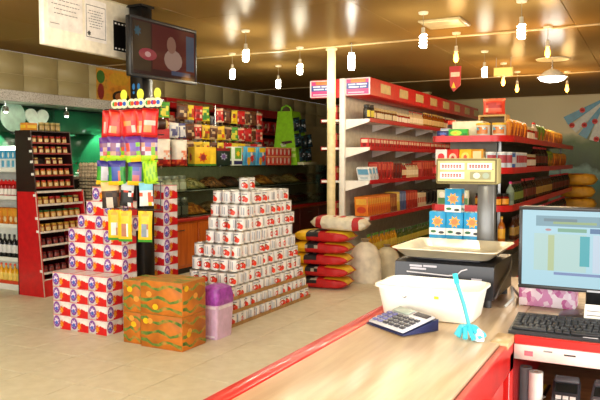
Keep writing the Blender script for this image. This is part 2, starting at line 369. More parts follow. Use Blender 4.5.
# television
tv = thing('television', 'black flat television mounted on the black column showing a red scene', 'television', (-4.14, 5.22, 2.31), math.radians(-3))
part('case', MB().box(-.06, 0, -.46, .46, 0, .54, BLACK, .012, 2), tv)
part('bezel', MB().box(0, .008, -.46, .46, 0, .03, DGREY, .002).box(0, .008, -.46, .46, .515, .54, DGREY, .002).box(0, .008, -.46, -.435, .03, .515, DGREY, .002).box(0, .008, .435, .46, .03, .515, DGREY, .002), tv)
sc = part('screen', MB().box(0, .003, -.435, .435, .03, .515, emit('#2a0c0a', .8, .08)), tv)
pic = MB(); F = '+x'
for q in ((-.43, -.2, .06, .5, '#261b0d', 1.3, 'rect'), (-.18, .43, .09, .5, '#3b0d0a', 1.3, 'rect'), (.3, .42, .12, .46, '#303844', 1.3, 'rect'), (-.02, .24, .1, .3, '#745b4f', 1.3, 'disc'), (.02, .15, .26, .42, '#654537', 1.3, 'disc'),
          (-.36, -.12, .16, .27, '#6e1f2a', 1.3, 'disc'), (-.28, -.2, .19, .24, '#8e6969', 1.3, 'disc'), (.08, .36, .06, .1, '#2e3445', 1.3, 'rect'), (-.42, -.32, .36, .46, '#1f3b44', 1.3, 'star')):
    pic.decal(F, *q[:4], .0035+.0002*len(pic.f), emit(q[4], q[5], .08), q[6])
part('picture', pic, sc)
part('wall_mount', MB().box(-.12, -.06, -.2, .0, .2, .36, BLACK, .004), tv)

# ============================================================ CHECKOUT COUNTER
ctop = wood('counter_wood', '#cdb08c', '#e0c8a6', .28, (26, 2.2, 26)); CZ = 1.03
o = thing('checkout_counter', 'pale wood checkout counter edged in red with white drawer strip', 'counter', (0, 0, 0))
tp = part('worktop', MB().box(-.81, -.385, -.6, 3.15, 1.0, CZ, ctop, .002).box(-.384, 1.5, 2.095, 3.15, 1.0, CZ, wood('counter_wood_grey', '#8f7a64', '#b09a80', .3, (2.2, 26, 26)), .002), o)
redg = C('#d8201c', .3, coat=.2)
part('red_edging', MB().box(-.862, -.811, -.6, 3.15, .985, CZ+.003, redg, .004), o)
part('red_edging', MB().box(-.36, 1.5, 2.078, 2.094, 1.008, CZ+.004, redg, .003), o)
part('red_edging', MB().box(-.384, -.362, -.6, 2.09, .93, 1.022, redg, .003), o)
part('metal_corner', MB().box(-.41, -.36, 1.98, 2.092, CZ-.02, CZ+.002, C('#c9a878', .35), .002), o)
part('front_panel', MB().box(-.85, -.82, -.6, 3.15, .06, .985, redg), o)
part('side_panel', MB().box(-.80, -.365, -.55, 1.95, .06, .928, redg), o)
part('end_panel', MB().box(-.85, 1.5, 3.1, 3.14, .06, .99, redg), o)
part('post', MB().box(-.41, -.362, 2.03, 2.09, 0, .985, redg, .003), o)
part('plinth', MB().box(-.83, -.4, -.55, 3.13, 0, .06, BLACK), o)
prints = []
for k, (x, w) in enumerate(((-.355, .245), (-.105, .3), (.2, .5), (.705, .5))):
    d = part('drawer', MB().box(x, x+w-.004, 2.086, 2.4, .982, 1.006, WHITE), o)
    prints.append(MB().decal('-y', x+w*.55, x+w*.68, .988, .993, 2.0803, C('#3a3a3a')).decal('-y', x+w*.1, x+w*.2, .975, .99, 2.0803, C('#c86a78')).decal('-y', x+w*.32, x+w*.42, .992, .997, 2.0803, GREY))
df = part('drawer_face', MB().box(-.36, 1.5, 2.081, 2.0855, .962, 1.007, WHITE, .001), o)
for q in prints: part('drawer_mark', q, df)['kind'] = 'stuff'
part('lower_shelf', MB().box(-.36, 1.5, 2.1, 2.9, .78, .80, wood('shelf_wood', '#8a5a34', '#a8744a', .4, (2, 20, 20))), o)
part('back_board', MB().box(-.36, 1.5, 2.8, 2.82, .8, .96, BLACK), o)
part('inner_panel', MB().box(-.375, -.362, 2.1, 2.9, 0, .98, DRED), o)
# things under the counter
def roll(r, h, mat, nm): return Spec(nm, MB().lathe([(r*.35, h-.002), (r*.35, h), (r, h), (r, 0), (r*.35, 0)][::-1], mat, n=20), [('core', MB().lathe([(r*.33, 0), (r*.33, h*.995)], KRAFT, n=14))])
roll(.021, .105, WHITE, 'receipt_roll').put((-.309, 2.17, .80), 0, 'white till roll standing under the counter', 'paper roll')
roll(.019, .105, C('#77777a'), 'grey_roll').put((-.346, 2.21, .80), 0, 'grey roll standing under the counter beside the white roll', 'paper roll')
def terminal(label, body, x, y, rz):
    t = thing('card_terminal', label, 'card terminal', (x, y, .80), rz, None)
    def T(): m = MB(); m.M = Matrix.Translation((0, 0, .012)) @ Matrix.Rotation(math.radians(22), 4, 'X'); return m
    part('body', T().box(-.04, .04, -.09, .09, 0, .035, body, .008, 2), t)
    part('foot', MB().box(-.035, .035, .0, .07, 0, .05, DGREY), t)
    part('screen', T().box(-.031, .031, .018, .058, .035, .037, C('#141a18', .15)), t)
    part('printer_cover', T().box(-.036, .036, .062, .088, .033, .046, C('#5c5c60', .4), .004), t)
    for r_ in range(4):
        for c_ in range(3):
            col = WHITE if r_ < 3 else (C('#c8202a'), YEL, C('#2fae3a'))[c_]
            part('key', T().box(-.028+.02*c_, -.012+.02*c_, -.002-.022*r_-.012, -.002-.022*r_, .035, .039, col), t)
terminal('dark card terminal with coloured keys under the counter beside the till roll', C('#35343a', .4), -.222, 2.17, .06)
terminal('silver-rimmed card terminal under the counter', C('#75757a', .3, .4), -.115, 2.175, -.05)
g = MB(); g.prism([(-.27+.02*i, .892+.022*math.cos((i-2)/17*2.2)) for i in range(30)] + [(.31, .956), (-.27, .956)], 1, 2.31, 2.33, C('#a9b6cc', .3))
tag(link('curved_cover', g.mesh('curved_cover')), 'blue-grey curved plastic cover inside the counter recess', 'cover')
cupc = [C('#d8202a'), C('#3f9b2c'), C('#2a62c0'), C('#e8c81c'), BLACK]
for k in range(5):
    pn = MB(); pn.M = Matrix.Translation((0, 0, .005)) @ Matrix.Rotation(PI/2-.02, 4, 'X'); pn.cyl((0, 0, 0), .0045, .13, cupc[k], 8); pn.lathe([(.0045, .13), (.001, .145)], WHITE, n=8)
    tag(link('pen', pn.mesh('pen'), None, (-.345+.013*k, 2.35+.004*k, .8005)), ('red', 'green', 'blue', 'yellow', 'black')[k] + ' pen lying on the shelf under the counter', 'pen', 'pens under the counter')
# calculator
cal = thing('calculator', 'desk calculator with blue-black base tilted on the wood counter', 'calculator', (-.69, 2.02, CZ+.003), math.radians(-33)); cal.scale = (.92, .92, .92)
def CM(): m = MB(); m.M = Matrix.Translation((0, 0, .0145)) @ Matrix.Rotation(math.radians(14), 4, 'X'); return m
part('base', MB().prism([(-.075, .0), (.075, 0), (.075, .038), (-.075, .002)], 0, -.1, .1, C('#1d2350', .35)), cal)
part('faceplate', CM().box(-.095, .095, -.07, .072, .008, .016, C('#c9cbd2', .35), .003), cal)
dsp = part('display', CM().box(-.085, .0, .03, .066, .016, .021, C('#a8b4a8', .2), .001), cal)
part('solar_panel', CM().box(.015, .085, .042, .064, .016, .0185, C('#3a3438', .2)), cal)
ckey = CM(); 
for rr in range(4):
    for cc in range(6):
        col = C('#3a3a44', .4) if cc > 1 else C('#6a6aa0', .4)
        part('key', CM().box(-.088+.03*cc, -.066+.03*cc, .004-.021*rr, .019-.021*rr, .016, .021, col, .002), cal)
# plastic tub
tub = thing('plastic_tub', 'white rectangular plastic tub with flared rim in front of the scale', 'tub', (-.655, 2.235, CZ+.001), 0); tub.scale = (1, 1, .93)
def rrect(w, d, r, z, n=5):
    P = []
    for (sx, sy, a0) in ((1, 1, 0), (-1, 1, PI/2), (-1, -1, PI), (1, -1, 1.5*PI)):
        for i in range(n+1):
            a = a0 + PI/2*i/n; P.append((sx*(w/2-r)+r*math.cos(a), sy*(d/2-r)+r*math.sin(a), z))
    return P
def rings(mb, R, mat, cap0=True, cap1=True):
    n = len(R[0]); V = [p for q in R for p in q]; F = []
    for j in range(len(R)-1):
        for i in range(n): F.append((j*n+i, j*n+(i+1) % n, (j+1)*n+(i+1) % n, (j+1)*n+i))
    if cap0: F.append(tuple(range(n))[::-1])
    if cap1: F.append(tuple((len(R)-1)*n+i for i in range(n)))
    return mb.add(V, F, mat, True)
tubm = C('#f4f2e6', .35, var=.03)
part('shell', rings(MB(), [rrect(.285, .165, .03, 0), rrect(.3, .18, .035, .006), rrect(.335, .215, .04, .112), rrect(.335-.006, .209, .038, .112), rrect(.295, .175, .03, .012), rrect(.28, .16, .028, .008)], tubm), tub)
part('rim', rings(MB(), [rrect(.334, .214, .04, .106), rrect(.352, .232, .045, .108), rrect(.352, .232, .045, .116), rrect(.33, .21, .038, .118), rrect(.329, .209, .038, .108)], tubm, False, False), tub)
part('hook_mark', MB().tube([(-.075, -.101, .09), (-.073, -.1, .08), (-.066, -.1, .077), (-.058, -.101, .082)], .0025, DGREY), tub)
part('sticker', MB().box(.035, .05, -.1045, -.1025, .082, .092, YEL), tub)
# turquoise wand with a frilled foot
w_ = thing('turquoise_duster', 'turquoise plastic wand with frilled foot leaning on the tub', 'duster', (-.475, 1.985, CZ+.002))
part('handle', MB().tube([(.005, 0, .03), (-.02, .03, .09), (-.05, .06, .15)], .006, C('#58b8c8', .3), 8), w_)
part('grip', MB().tube([(-.049, .059, .147), (-.057, .068, .168), (-.059, .07, .175)], .008, C('#37c4d2', .3), 8), w_)
fr = MB()
for k in range(11):
    a = k/11*2*PI; fr.tube([(0, 0, .035), (.022*math.cos(a), .022*math.sin(a), .032), (.042*math.cos(a)+.008, .042*math.sin(a), .008)], .007, C('#3fc7e0', .4), 6)
part('frill', fr, w_); part('clear_tip', MB().lathe([(.016, 0), (.014, .02), (.004, .034)], C('#d8eef0', .15), c=(.035, -.012, 0), n=10), w_)
# scale
sc_ = thing('weighing_scale', 'black shop scale with steel platter and cream display head on a post', 'scale', (-.675, 2.59, CZ+.001)); sc_.scale = (1.04, 1, 1)
bd = part('body', MB().prism([(-.17, .03), (-.16, .145), (-.13, .152), (.17, .152), (.17, .03)], 0, -.175, .175, C('#1b1a1f', .35)), sc_)
part('stripe', MB().tube([(-.13, -.1645, .11), (.02, -.165, .105), (.05, -.164, .11), (.065, -.163, .126), (.085, -.1625, .133)], .0025, C('#c8c6cc', .3)), bd)
tx = MB()
for (x0, x1, z0) in ((-.12, -.075, .13), (-.07, -.022, .131), (-.118, -.06, .12), (.1, .135, .095)): tx.box(x0, x1, -.1655 if z0 < .11 else -.164, -.155, z0, z0+.007, C('#b8b4bc', .4))
part('print', tx, bd)
for sx in (-1, 1):
    for sy in (-1, 1): part('foot', MB().cyl((sx*.15, sy*.145, 0), .016, .036, DGREY, 12), sc_)
part('side_trim', MB().tube([(.178, -.15, .035), (.18, -.1, .06), (.18, .1, .1), (.176, .16, .13)], .004, STEEL), sc_)
part('platter_support', MB().box(-.12, .12, -.12, .12, .151, .165, C('#3c3a3e', .35), .01), sc_)
part('platter', rings(MB(), [rrect(.29, .29, .03, 0.163), rrect(.305, .305, .03, 0.166), rrect(.362, .37, .035, 0.196), rrect(.375, .382, .036, 0.196), rrect(.375, .382, .036, 0.199), rrect(.356, .364, .034, 0.199), rrect(.3, .3, .028, 0.171), rrect(.28, .28, .026, 0.169)], C('#d8cfb4', .35, .25)), sc_)
part('post', MB().box(.035, .1, .205, .25, .02, .44, C('#6a6a68', .35, .5), .004), sc_)
part('post_foot', MB().box(.02, .115, .16, .26, .03, .06, BLACK), sc_)
hd = part('display_head', MB().box(-.128, .115, .19, .262, .425, .53, C('#a89c68', .8), .008, 2), sc_, label='cream display head')
part('display_frame', MB().box(-.124, .111, .186, .191, .43, .526, C('#6a603c', .8), .002), hd)
part('display_panel', MB().box(-.118, .105, .184, .187, .436, .52, C('#bfb27c', .8), .001), hd)
for (x0, x1, z0, z1) in ((-.108, -.012, .484, .511), (.0, .094, .484, .511), (-.108, -.012, .447, .474)):
    wdw = part('readout', MB().box(x0, x1, .1815, .1845, z0, z1, C('#d8d4d0', .8)), hd)
    dg = MB(); nd = 7
    for k in range(nd):
        xx = x0+.008+(x1-x0-.016)*k/nd; ww = (x1-x0-.016)/nd*.62; zz0, zz1 = z0+.007, z1-.007
        on = [random.random() < .75 for _ in range(7)]
        segs = [(xx, xx+ww, zz1-.004, zz1), (xx, xx+ww, (zz0+zz1)/2-.001, (zz0+zz1)/2+.001), (xx, xx+ww, zz0, zz0+.003), (xx, xx+.002, zz0, (zz0+zz1)/2), (xx+ww-.002, xx+ww, zz0, (zz0+zz1)/2), (xx, xx+.002, (zz0+zz1)/2, zz1), (xx+ww-.002, xx+ww, (zz0+zz1)/2, zz1)]
        for q in segs: dg.decal('-y', *q, .1811, C('#b01c14', .7))
    part('digits', dg, wdw)
part('keypad_print', MB().decal('-y', .01, .09, .444, .476, .1835, C('#8a865c')).decal('-y', .022, .05, .448, .472, .1832, C('#d9d6b4'), 'disc').decal('-y', .058, .084, .448, .472, .183, C('#8e9a84'), 'disc').decal('-y', .05, .1, .484, .486, .183, RED), hd)
# white cup by the scale, cables
cb_ = MB(); cb_.tube([(-.46, 2.46, CZ+.006), (-.44, 2.5, CZ+.03), (-.455, 2.56, CZ+.06), (-.44, 2.62, CZ+.02), (-.455, 2.7, CZ+.006)], .005, C('#b8b8b4', .3))
tag(link('scale_cable', cb_.mesh('scale_cable')), 'grey looped cable behind the scale', 'cable')
# tea boxes behind the scale
teab = MB(); teab.box(-.036, .036, -.024, .024, 0, .1, C('#1f9ad0', .35), .0015)
for f, s_, of in (('-y', 1, -.0246), ('+x', .66, .0366), ('-x', .66, -.0366)):
    teab.decal(f, -.036*s_, .036*s_, .0, .03, of, C('#f2f2e6'), 'rect')
    sg = -1 if f in ('-y', '-x') else 1
    teab.decal(f, -.027*s_, .027*s_, .03, .085, of+sg*.0004, C('#f0a818', .35), 'star', 16); teab.decal(f, -.014*s_, .014*s_, .045, .07, of+sg*.0008, C('#e87a12', .35), 'disc')
    teab.decal(f, -.03*s_, -.005*s_, .008, .02, of+sg*.0008, C('#2a6a3a'), 'disc'); teab.decal(f, .005*s_, .03*s_, .004, .016, of+sg*.0008, C('#3a3a3a'), 'disc')
tea = Spec('tea_box', teab)
for lv in range(3):
    for k in range(3): tea.put((-.835+.075*k, 2.93, CZ+.001+.1*lv), random.uniform(-.05, .05), 'blue tea box with orange sunburst in the row of three behind the scale', 'tea box', 'blue tea boxes behind the scale')
tea.put((-.765, 2.925, CZ+.001+.3), -.05, 'single blue tea box with orange sunburst on top of the tea boxes behind the scale', 'tea box', 'blue tea boxes behind the scale')
# monitor
mn = thing('computer_monitor', 'black-framed computer monitor with a pale blue window on screen', 'monitor', (-.165, 2.43, CZ+.001))
part('case', MB().box(-.245, .245, .0, .045, .085, .365, C('#161618', .35), .008, 2), mn)
part('bezel', MB().box(-.245, .245, -.008, .0, .085, .098, DGREY, .002).box(-.245, .245, -.008, .0, .353, .365, DGREY, .002).box(-.245, -.234, -.008, .0, .098, .353, DGREY, .002).box(.234, .245, -.008, .0, .098, .353, DGREY, .002), mn)
s2 = part('screen', MB().box(-.234, .234, -.003, 0, .098, .353, emit('#a8d0dc', 1.05)), mn)
ui = MB()
for q in ((-.19, .234, .3, .335, '#8cb6c4', .75, 'rect'), (-.165, -.06, .316, .326, '#7c9aa4', .7, 'rect'), (-.135, .0, .308, .316, '#a8c48a', .75, 'rect'), (.02, .12, .3, .33, '#b4d06a', .8, 'rect'), (.12, .2, .3, .33, '#5f98c8', .75, 'rect'), (-.16, -.14, .284, .292, '#d89a9a', .75, 'disc'),
          (-.12, -.03, .282, .294, '#8ac0a0', .75, 'rect'), (-.02, .08, .28, .296, '#5f88b4', .75, 'rect'), (-.195, -.03, .15, .275, '#bfe2dc', .85, 'rect'), (-.15, -.13, .15, .27, '#c4d6a0', .8, 'rect'), (-.05, -.02, .17, .27, '#4fbcc4', .8, 'rect'), (-.01, .2, .15, .275, '#cfe2f2', .85, 'rect'), (-.13, .2, .137, .146, '#8aa0d0', .75, 'rect')):
    ui.decal('-y', *q[:4], -.0033-.0001*len(ui.f), emit(q[4], q[5]), q[6])
part('window_print', ui, s2)
part('neck', MB().box(-.03, .03, .01, .04, .01, .2, C('#121214', .3), .006), mn)
part('foot', rings(MB(), [rrect(.22, .16, .06, 0), rrect(.22, .16, .06, .008), rrect(.18, .12, .05, .014)], C('#2c2e36', .3)), mn)
part('logo_plate', MB().box(-.025, .025, -.0105, -.008, .088, .094, C('#a9aeb4', .3)), mn)
# pink printed box, card, keyboard
pk = Spec('pink_tissue_box', MB().box(-.095, .095, -.045, .045, 0, .085, speck('pink_print', ['#f0d8e4', '#e0a8c8', '#c86aa0', '#f4e4ec', '#d890bc'], 60, .5), .003), [('opening', MB().decal('+z', -.05, .05, -.02, .02, .0856, C('#b87aa0'), 'disc'))])
pk.put((-.33, 2.58, CZ+.001), -.03, 'pink patterned tissue box behind the monitor', 'tissue box')
wc = MB(); wc.M = Matrix.Rotation(-.5, 4, 'X'); wc.box(-.04, .04, -.001, .001, 0, .05, C('#f0efe8')); wc.decal('-y', -.033, .033, .012, .016, -.0018, GREY); wc.decal('-y', -.033, .02, .026, .03, -.0018, GREY)
tag(link('white_card', wc.mesh('white_card'), None, (-.15, 2.335, CZ+.016)), 'small white card propped against the monitor foot', 'card')
kb = thing('keyboard', 'black computer keyboard on the red-edged counter', 'keyboard', (-.155, 2.2, CZ+.004), math.radians(1.5))
part('base', MB().prism([(-.1, 0), (.1, 0), (.1, .024), (.0, .014), (-.1, .009)], 0, -.228, .228, C('#17171a', .4)), kb)
km = MB(); km.M = Matrix.Translation((0, 0, .006)) @ Matrix.Rotation(math.radians(4), 4, 'X')
for rr in range(6):
    yy = .07-.027*rr - (.006 if rr else 0); xx = -.22
    while xx < .205:
        w = random.choice((.018, .018, .018, .018, .026)) if rr < 5 else random.choice((.022, .022, .03, .1)); w = min(w, .22-xx)
        km.box(xx, xx+w-.003, yy-.012, yy+.011, .008, .0165, C('#232327', .5), .002); xx += w
ko = part('keys', km, kb); ko['kind'] = 'stuff'
part('wrist_label', MB().box(-.02, .02, -.099, -.094, .0085, .0105, C('#b9b9bd')), kb)
tag(link('black_mouse_pad', MB().box(-.06, .06, -.045, .045, 0, .004, C('#141416', .7), .001).mesh('black_mouse_pad'), None, (.22, 2.25, CZ+.001)), 'small black pad on the counter beside the keyboard', 'pad')

# ============================================================ RED AND WHITE BOX STACK
BW, BH, BD = .222, .131, .2
nb = MB(); nb.box(-BW/2+.003, BW/2-.003, -BD/2+.001, BD/2-.001, 0, BH-.001, C('#ece4e2', .35), .002)
def boxprint(f, w, of):
    s = -1 if f in ('-y', '-x') else 1; k = [0]
    def d(u0, u1, z0, z1, m, sh='rect'):
        k[0] += 1; nb.decal(f, (u0-.5)*w, (u1-.5)*w, z0*BH, z1*BH, of+s*.0003*k[0], m, sh)
    d(.4, 1, .0, .1, C('#d8141c', .3)); d(0, 1, .96, 1, C('#d8485a', .3)); d(.5, 1, .1, .48, C('#d8141c', .3)); d(.55, .85, .3, .62, C('#d8141c', .3), 'disc'); d(.02, .4, .1, .94, C('#8a4aa8', .35), 'disc'); d(.06, .34, .22, .82, C('#e8dcf0', .35), 'star')
    d(.12, .28, .28, .55, C('#4a68c8', .35), 'disc'); d(.36, .64, .08, .72, C('#e87818', .35), 'star'); d(.42, .56, .15, .5, C('#f0a020', .35), 'disc'); d(.66, .96, .55, .86, C('#f6f2ee'), 'disc')
boxprint('-y', BW-.006, -BD/2+.0005); boxprint('+x', BD-.002, BW/2-.0025); boxprint('-x', BD-.002, -BW/2+.0025)
NB = Spec('noodle_box', nb)
ng_ = 'red and white cartons piled by the black column'
ORD = ('lowest', 'second', 'third', 'fourth', 'fifth', 'sixth', 'seventh', 'eighth', 'ninth', 'topmost')
def nbput(x, y, lv, f): NB.put((x, y, .0005+BH*lv), random.uniform(-.012, .012), f'red and white carton with purple roundel, {ORD[lv]} layer of the stepped pile, {f} row', 'carton', ng_)
for lv in range(4):
    for k in range(3):
        nbput(-4.385-BW*k, 4.63+.01*random.random(), lv, 'front'); nbput(-4.385-BW*k-.01, 4.855, lv, 'back')
for lv in range(4, 7):
    for k in range(3): nbput(-4.40-BW*k, 4.855, lv, 'back')
for lv, xs in ((7, (-4.275, -4.497, -4.719)), (8, (-4.386, -4.608)), (9, (-4.53,))):
    for x in xs: nbput(x, 4.855, lv, 'back')
for lv in range(10): NB.put((-4.36, 5.43, .0005+BH*lv), PI/2+random.uniform(-.03, .03), f'red and white carton, {ORD[lv]} of the single tower right behind the black column', 'carton', 'tower of red and white cartons behind the black column')

# ============================================================ ORANGE CRATES, LILAC BIN
ocm = speck('orange_carton_print', ['#d8701c', '#cf6a1e', '#c88a3a', '#6a8a2c', '#d07a24', '#c8641a'], 9, .55, 'noise')
ocm2 = speck('green_stripe', ['#3f6a2c', '#6a8a34', '#c88a3a'], 16, .55, 'noise')
def crate(x, y, z, w, d, h, lab):
    o = thing('fruit_carton', lab, 'carton', (x, y, z), random.uniform(-.02, .02), 'orange fruit cartons on the floor')
    part('box', MB().box(-w/2, w/2, -d/2, d/2, 0, h, C('#c8741c', .55, var=.3, scale=6), .004), o)
    st = MB(); rnd = random.Random(int(x*100+z*10))
    for f, ww, of in (('-y', w, -d/2-.001), ('+x', d, w/2+.001), ('-x', d, -w/2-.001)):
        for zz in (.12, .42, .78):
            pts = 7; V = []; 
            for i in range(pts+1):
                u = (i/pts-.5)*ww*.98; a = h*(zz+.07*math.sin(i*1.4+zz*9)); V += [(u, a), (u, a+h*(.09+.03*math.sin(i*2.1)))]
            g = {'-y': lambda u, q: (u, of, q), '+x': lambda u, q: (of, u, q), '-x': lambda u, q: (of, -u, q)}[f]
            st.add([g(*p) for p in V], [(2*i, 2*i+2, 2*i+3, 2*i+1) for i in range(pts)], ocm2)
        for k in range(2):
            u = rnd.uniform(-.42, .42)*ww; q = rnd.uniform(.2, .85)*h; st.decal(f, u-.03, u+.03, q-.025, q+.025, of+(-.0006 if of < 0 else .0006), YEL if k % 2 else C('#e8a040'), 'disc', 10)
    part('print', st, o)
    lid = MB()
    for s in (-1, 1): lid.box(-w/2+.002, w/2-.002, min(0, s*(d/2-.002))+ (.002 if s > 0 else 0), max(0, s*(d/2-.002)) - (.002 if s < 0 else 0), h, h+.004, C('#b98a3c', .6, var=.2, scale=9))
    part('flap', lid, o)
    tl = MB()
    for k in range(7): 
        a = rnd.uniform(-.4, .4)*w; bq = rnd.uniform(-.4, .4)*d; tl.decal('+z', a-.05, a+.05, bq-.03, bq+.03, h+.0046+.0001*k, (C('#5a8a2c'), C('#c8641a'), C('#7a9a3c'))[k % 3], 'star', 10)
    part('flap_print', tl, o)['kind'] = 'stuff'
for lv, t in ((0, 'lower'), (1, 'upper')):
    crate(-3.58, 4.585, .0005+.2825*lv, .43, .33, .277, f'orange carton with green stripes, {t} one of the stack beside the lilac bin')
    crate(-3.915, 4.6, .0005+.27*lv, .19, .3, .264, f'orange carton with green stripes, {t} one of the stack beside the red and white cartons')
o = thing('lilac_bin', 'lilac plastic bin with a purple bag bulging over its top beside the cans', 'bin', (-3.41, 4.98, .0005)); o.scale = (.8, .9, 1)
part('body', rings(MB(), [rrect(.2, .26, .02, 0), rrect(.235, .3, .025, .3), rrect(.225, .29, .024, .3), rrect(.19, .25, .02, .008)], C('#d8b8d8', .4)), o)
part('rib_frame', MB().box(-.085, .085, -.149, -.146, .02, .035, C('#ece0ee')).box(-.1, .1, -.154, -.15, .27, .29, C('#ece0ee')).box(.118, .122, -.12, .12, .265, .29, C('#ece0ee')), o)
part('bag', rings(MB(), [rrect(.21, .27, .03, .28), rrect(.25, .31, .04, .31), rrect(.255, .315, .05, .37), rrect(.225, .28, .06, .44), rrect(.12, .16, .05, .465)], C('#a048b0', .35, var=.3, scale=25)), o, label='purple plastic bag')

# ============================================================ CAN STACK
CR, CH, CP = .052, .122, .1075
cm = MB(); tin = C('#cfcfca', .3, .85)
cm.lathe([(CR*.93, 0), (CR, .003), (CR, .006), (CR*.965, .008), (CR*.965, CH-.008), (CR, CH-.006), (CR, CH-.001), (CR*.94, CH), (CR*.92, CH-.005), (0, CH-.005)], tin, n=20)
lb = MB(); lb.lathe([(CR*.97, .009), (CR*.975, .0095), (CR*.975, CH-.0095), (CR*.97, CH-.009)], C('#e9e6e2', .3, var=.05), n=20)
em = MB()
def patch(mb, a0, a1, z0, z1, rad, mat, disc=False, n=8):
    if disc:
        V = [(rad*math.cos((a0+a1)/2), rad*math.sin((a0+a1)/2), (z0+z1)/2)]
        for i in range(14): a = (a0+a1)/2+(a1-a0)/2*math.cos(2*PI*i/14); V.append((rad*math.cos(a), rad*math.sin(a), (z0+z1)/2+(z1-z0)/2*math.sin(2*PI*i/14)))
        mb.add(V, [(0, 1+i, 1+(i+1) % 14) for i in range(14)], mat)
    else:
        V = []
        for i in range(n+1): a = a0+(a1-a0)*i/n; V += [(rad*math.cos(a), rad*math.sin(a), z0), (rad*math.cos(a), rad*math.sin(a), z1)]
        mb.add(V, [(2*i, 2*i+2, 2*i+3, 2*i+1) for i in range(n)], mat)
for a in (-PI/2, PI/2):
    patch(em, a-.65, a+.45, .022, .078, CR*.985, C('#d01a14', .3), True); patch(em, a-.05, a+.75, .016, .064, CR*.99, C('#e23a1c', .3), True); patch(em, a-.2, a+.15, .072, .082, CR*.99, C('#3a8a2c'), True)
    patch(em, a-.55, a+.55, .09, .1, CR*.985, C('#8a8f9a'))
for a in (0, PI):
    patch(em, a-.3, a-.05, .025, .1, CR*.985, C('#b9bfc8')); patch(em, a+.1, a+.35, .02, .095, CR*.985, C('#a8aeb8'))
CAN = Spec('tomato_can', cm, [('paper_label', lb), ('tomato_print', em)])
LV = .126
def canput(x, y, k, lab): CAN.put((x+random.uniform(-.002, .002), y+random.uniform(-.002, .002), .0025+LV*k), random.choice((0, .4, -.5, .8, PI/2, 2.6, -2.2, 1.9)) + random.uniform(-.3, .3), lab, 'can', 'tomato cans in the tall stack')
def cangeo(k): return 5.26+.042*k, int((7.02-.055*k-5.26-.042*k)/CP), (5 if k < 6 else 4)
for k in range(10):
    ys, nrow, ncol = cangeo(k)
    for j in range(nrow):
        for i in range(ncol):
            if i == 0 or j == 0 or k == 9 or (k == 5 and i == 4):
                canput(-3.51-CP*i, ys+CP*j, k, f'white tomato can in the {ORD[k] if k < 9 else "tenth"} layer of the can stack, ' + ('on its front corner' if i == 0 and j == 0 else 'on its front end' if j == 0 else 'along its long side' if i == 0 else 'inside it'))
for j in range(2): canput(-3.62, 5.78+CP*j, 10, 'white tomato can crowning the top of the can stack')
for k in range(3):
    ys, nrow, ncol = cangeo(k); j = 0
    while j < nrow:
        n_ = min(6, nrow-j); y0 = ys+CP*j-CP/2+.001; y1 = y0+CP*n_-.002; x0, x1 = -3.51-CP*(ncol-.5), -3.51+CP*.5
        t = MB(); z0 = LV*k; h = .034; kk = C('#a8814c', .7, var=.2)
        t.box(x0, x1, y0, y1, z0, z0+.0018, kk)
        for q in ((x1-.0015, x1, y0, y1), (x0, x0+.0015, y0, y1), (x0, x1, y0, y0+.0015), (x0, x1, y1-.0015, y1)): t.box(*q, z0, z0+h, kk)
        tag(link('cardboard_tray', t.mesh('cardboard_tray')), 'low brown cardboard tray holding cans in the ' + ('lowest', 'second lowest', 'third lowest')[k] + ' layer of the can stack', 'tray', 'cardboard trays under the cans'); j += n_

# ============================================================ SNACK RACK ON THE BLACK COLUMN
SX = .08
rk = thing('snack_rack', 'black wire hanging rack clamped to the black column', 'rack', (0, 0, 0))
part('clamp', MB().box(-4.42, -4.24, 5.0, 5.022, .95, 1.02, DGREY).box(-4.42, -4.24, 5.0, 5.022, 1.95, 2.02, DGREY), rk)
SR = [(2.01, 4.70), (1.775, 4.69), (1.565, 4.675), (1.375, 4.66), (1.13, 4.655)]
for z, y in SR:
    part('rail', MB().tube([(-4.42, y, z), (-3.74, y, z)], .005, DGREY), rk); 
    if z > 1.2: part('arm', MB().tube([(-4.33, 5.02, z), (-4.33, y, z)], .005, DGREY), rk); part('arm', MB().tube([(-4.28, 5.02, z), (-4.0, y, z)], .005, DGREY), rk)
    else: part('drop_rod', MB().tube([(-4.4, SR[3][1], SR[3][0]), (-4.4, y, z)], .004, DGREY), rk); part('drop_rod', MB().tube([(-3.76, SR[3][1], SR[3][0]), (-3.76, y, z)], .004, DGREY), rk)
part('upright', MB().tube([(-4.33, 5.01, .95), (-4.33, 5.01, 2.08)], .008, DGREY), rk)
rnd = random.Random(11); BAGN = [0]
def ch(u, v, cols): return cols[int(abs(math.sin(int(u*3.4)*12.9+int(v*5.2)*78.2+BAGN[0]*37.7)*43758.5)) % len(cols)]
def P_red(u, v):
    if v > .93 or v < .05: return C('#a80e10', .3)
    if .2 < v < .62 and .15 < u < .85: return ch(u, v, (C('#d8b8a8', .3), C('#d88a40', .3), RED, C('#c83a28', .3)))
    return RED if v < .62 else ch(u, v, (RED, C('#e23a1c', .3), C('#e23a1c', .3)))
def P_pur(u, v):
    if v > .74: return PURP
    if v < .22: return ch(u, v, (LIME, LIME, YEL))
    return ch(u, v, (C('#c8c0d0', .3), C('#c84a3a', .3), C('#6a4aa8', .3), C('#8a5a78', .3), C('#c89880', .3), C('#7ab81e', .35)))
def P_pur2(u, v):
    if v > .72: return C('#2c2a86', .35)
    if v < .18: return ch(u, v, (LIME, YEL, GRN))
    if u < .2 or u > .8: return ch(u, v, (GRN, C('#2a8a3c', .35)))
    return ch(u, v, (C('#c8c4d0', .3), C('#d8663a', .3), C('#7a5ab0', .3), C('#c87070', .3), C('#3a52a8', .3)))
def P_lime(u, v): return LIME if (u*7+v*3) % 2 < 1.3 else C('#7ab81e', .35)
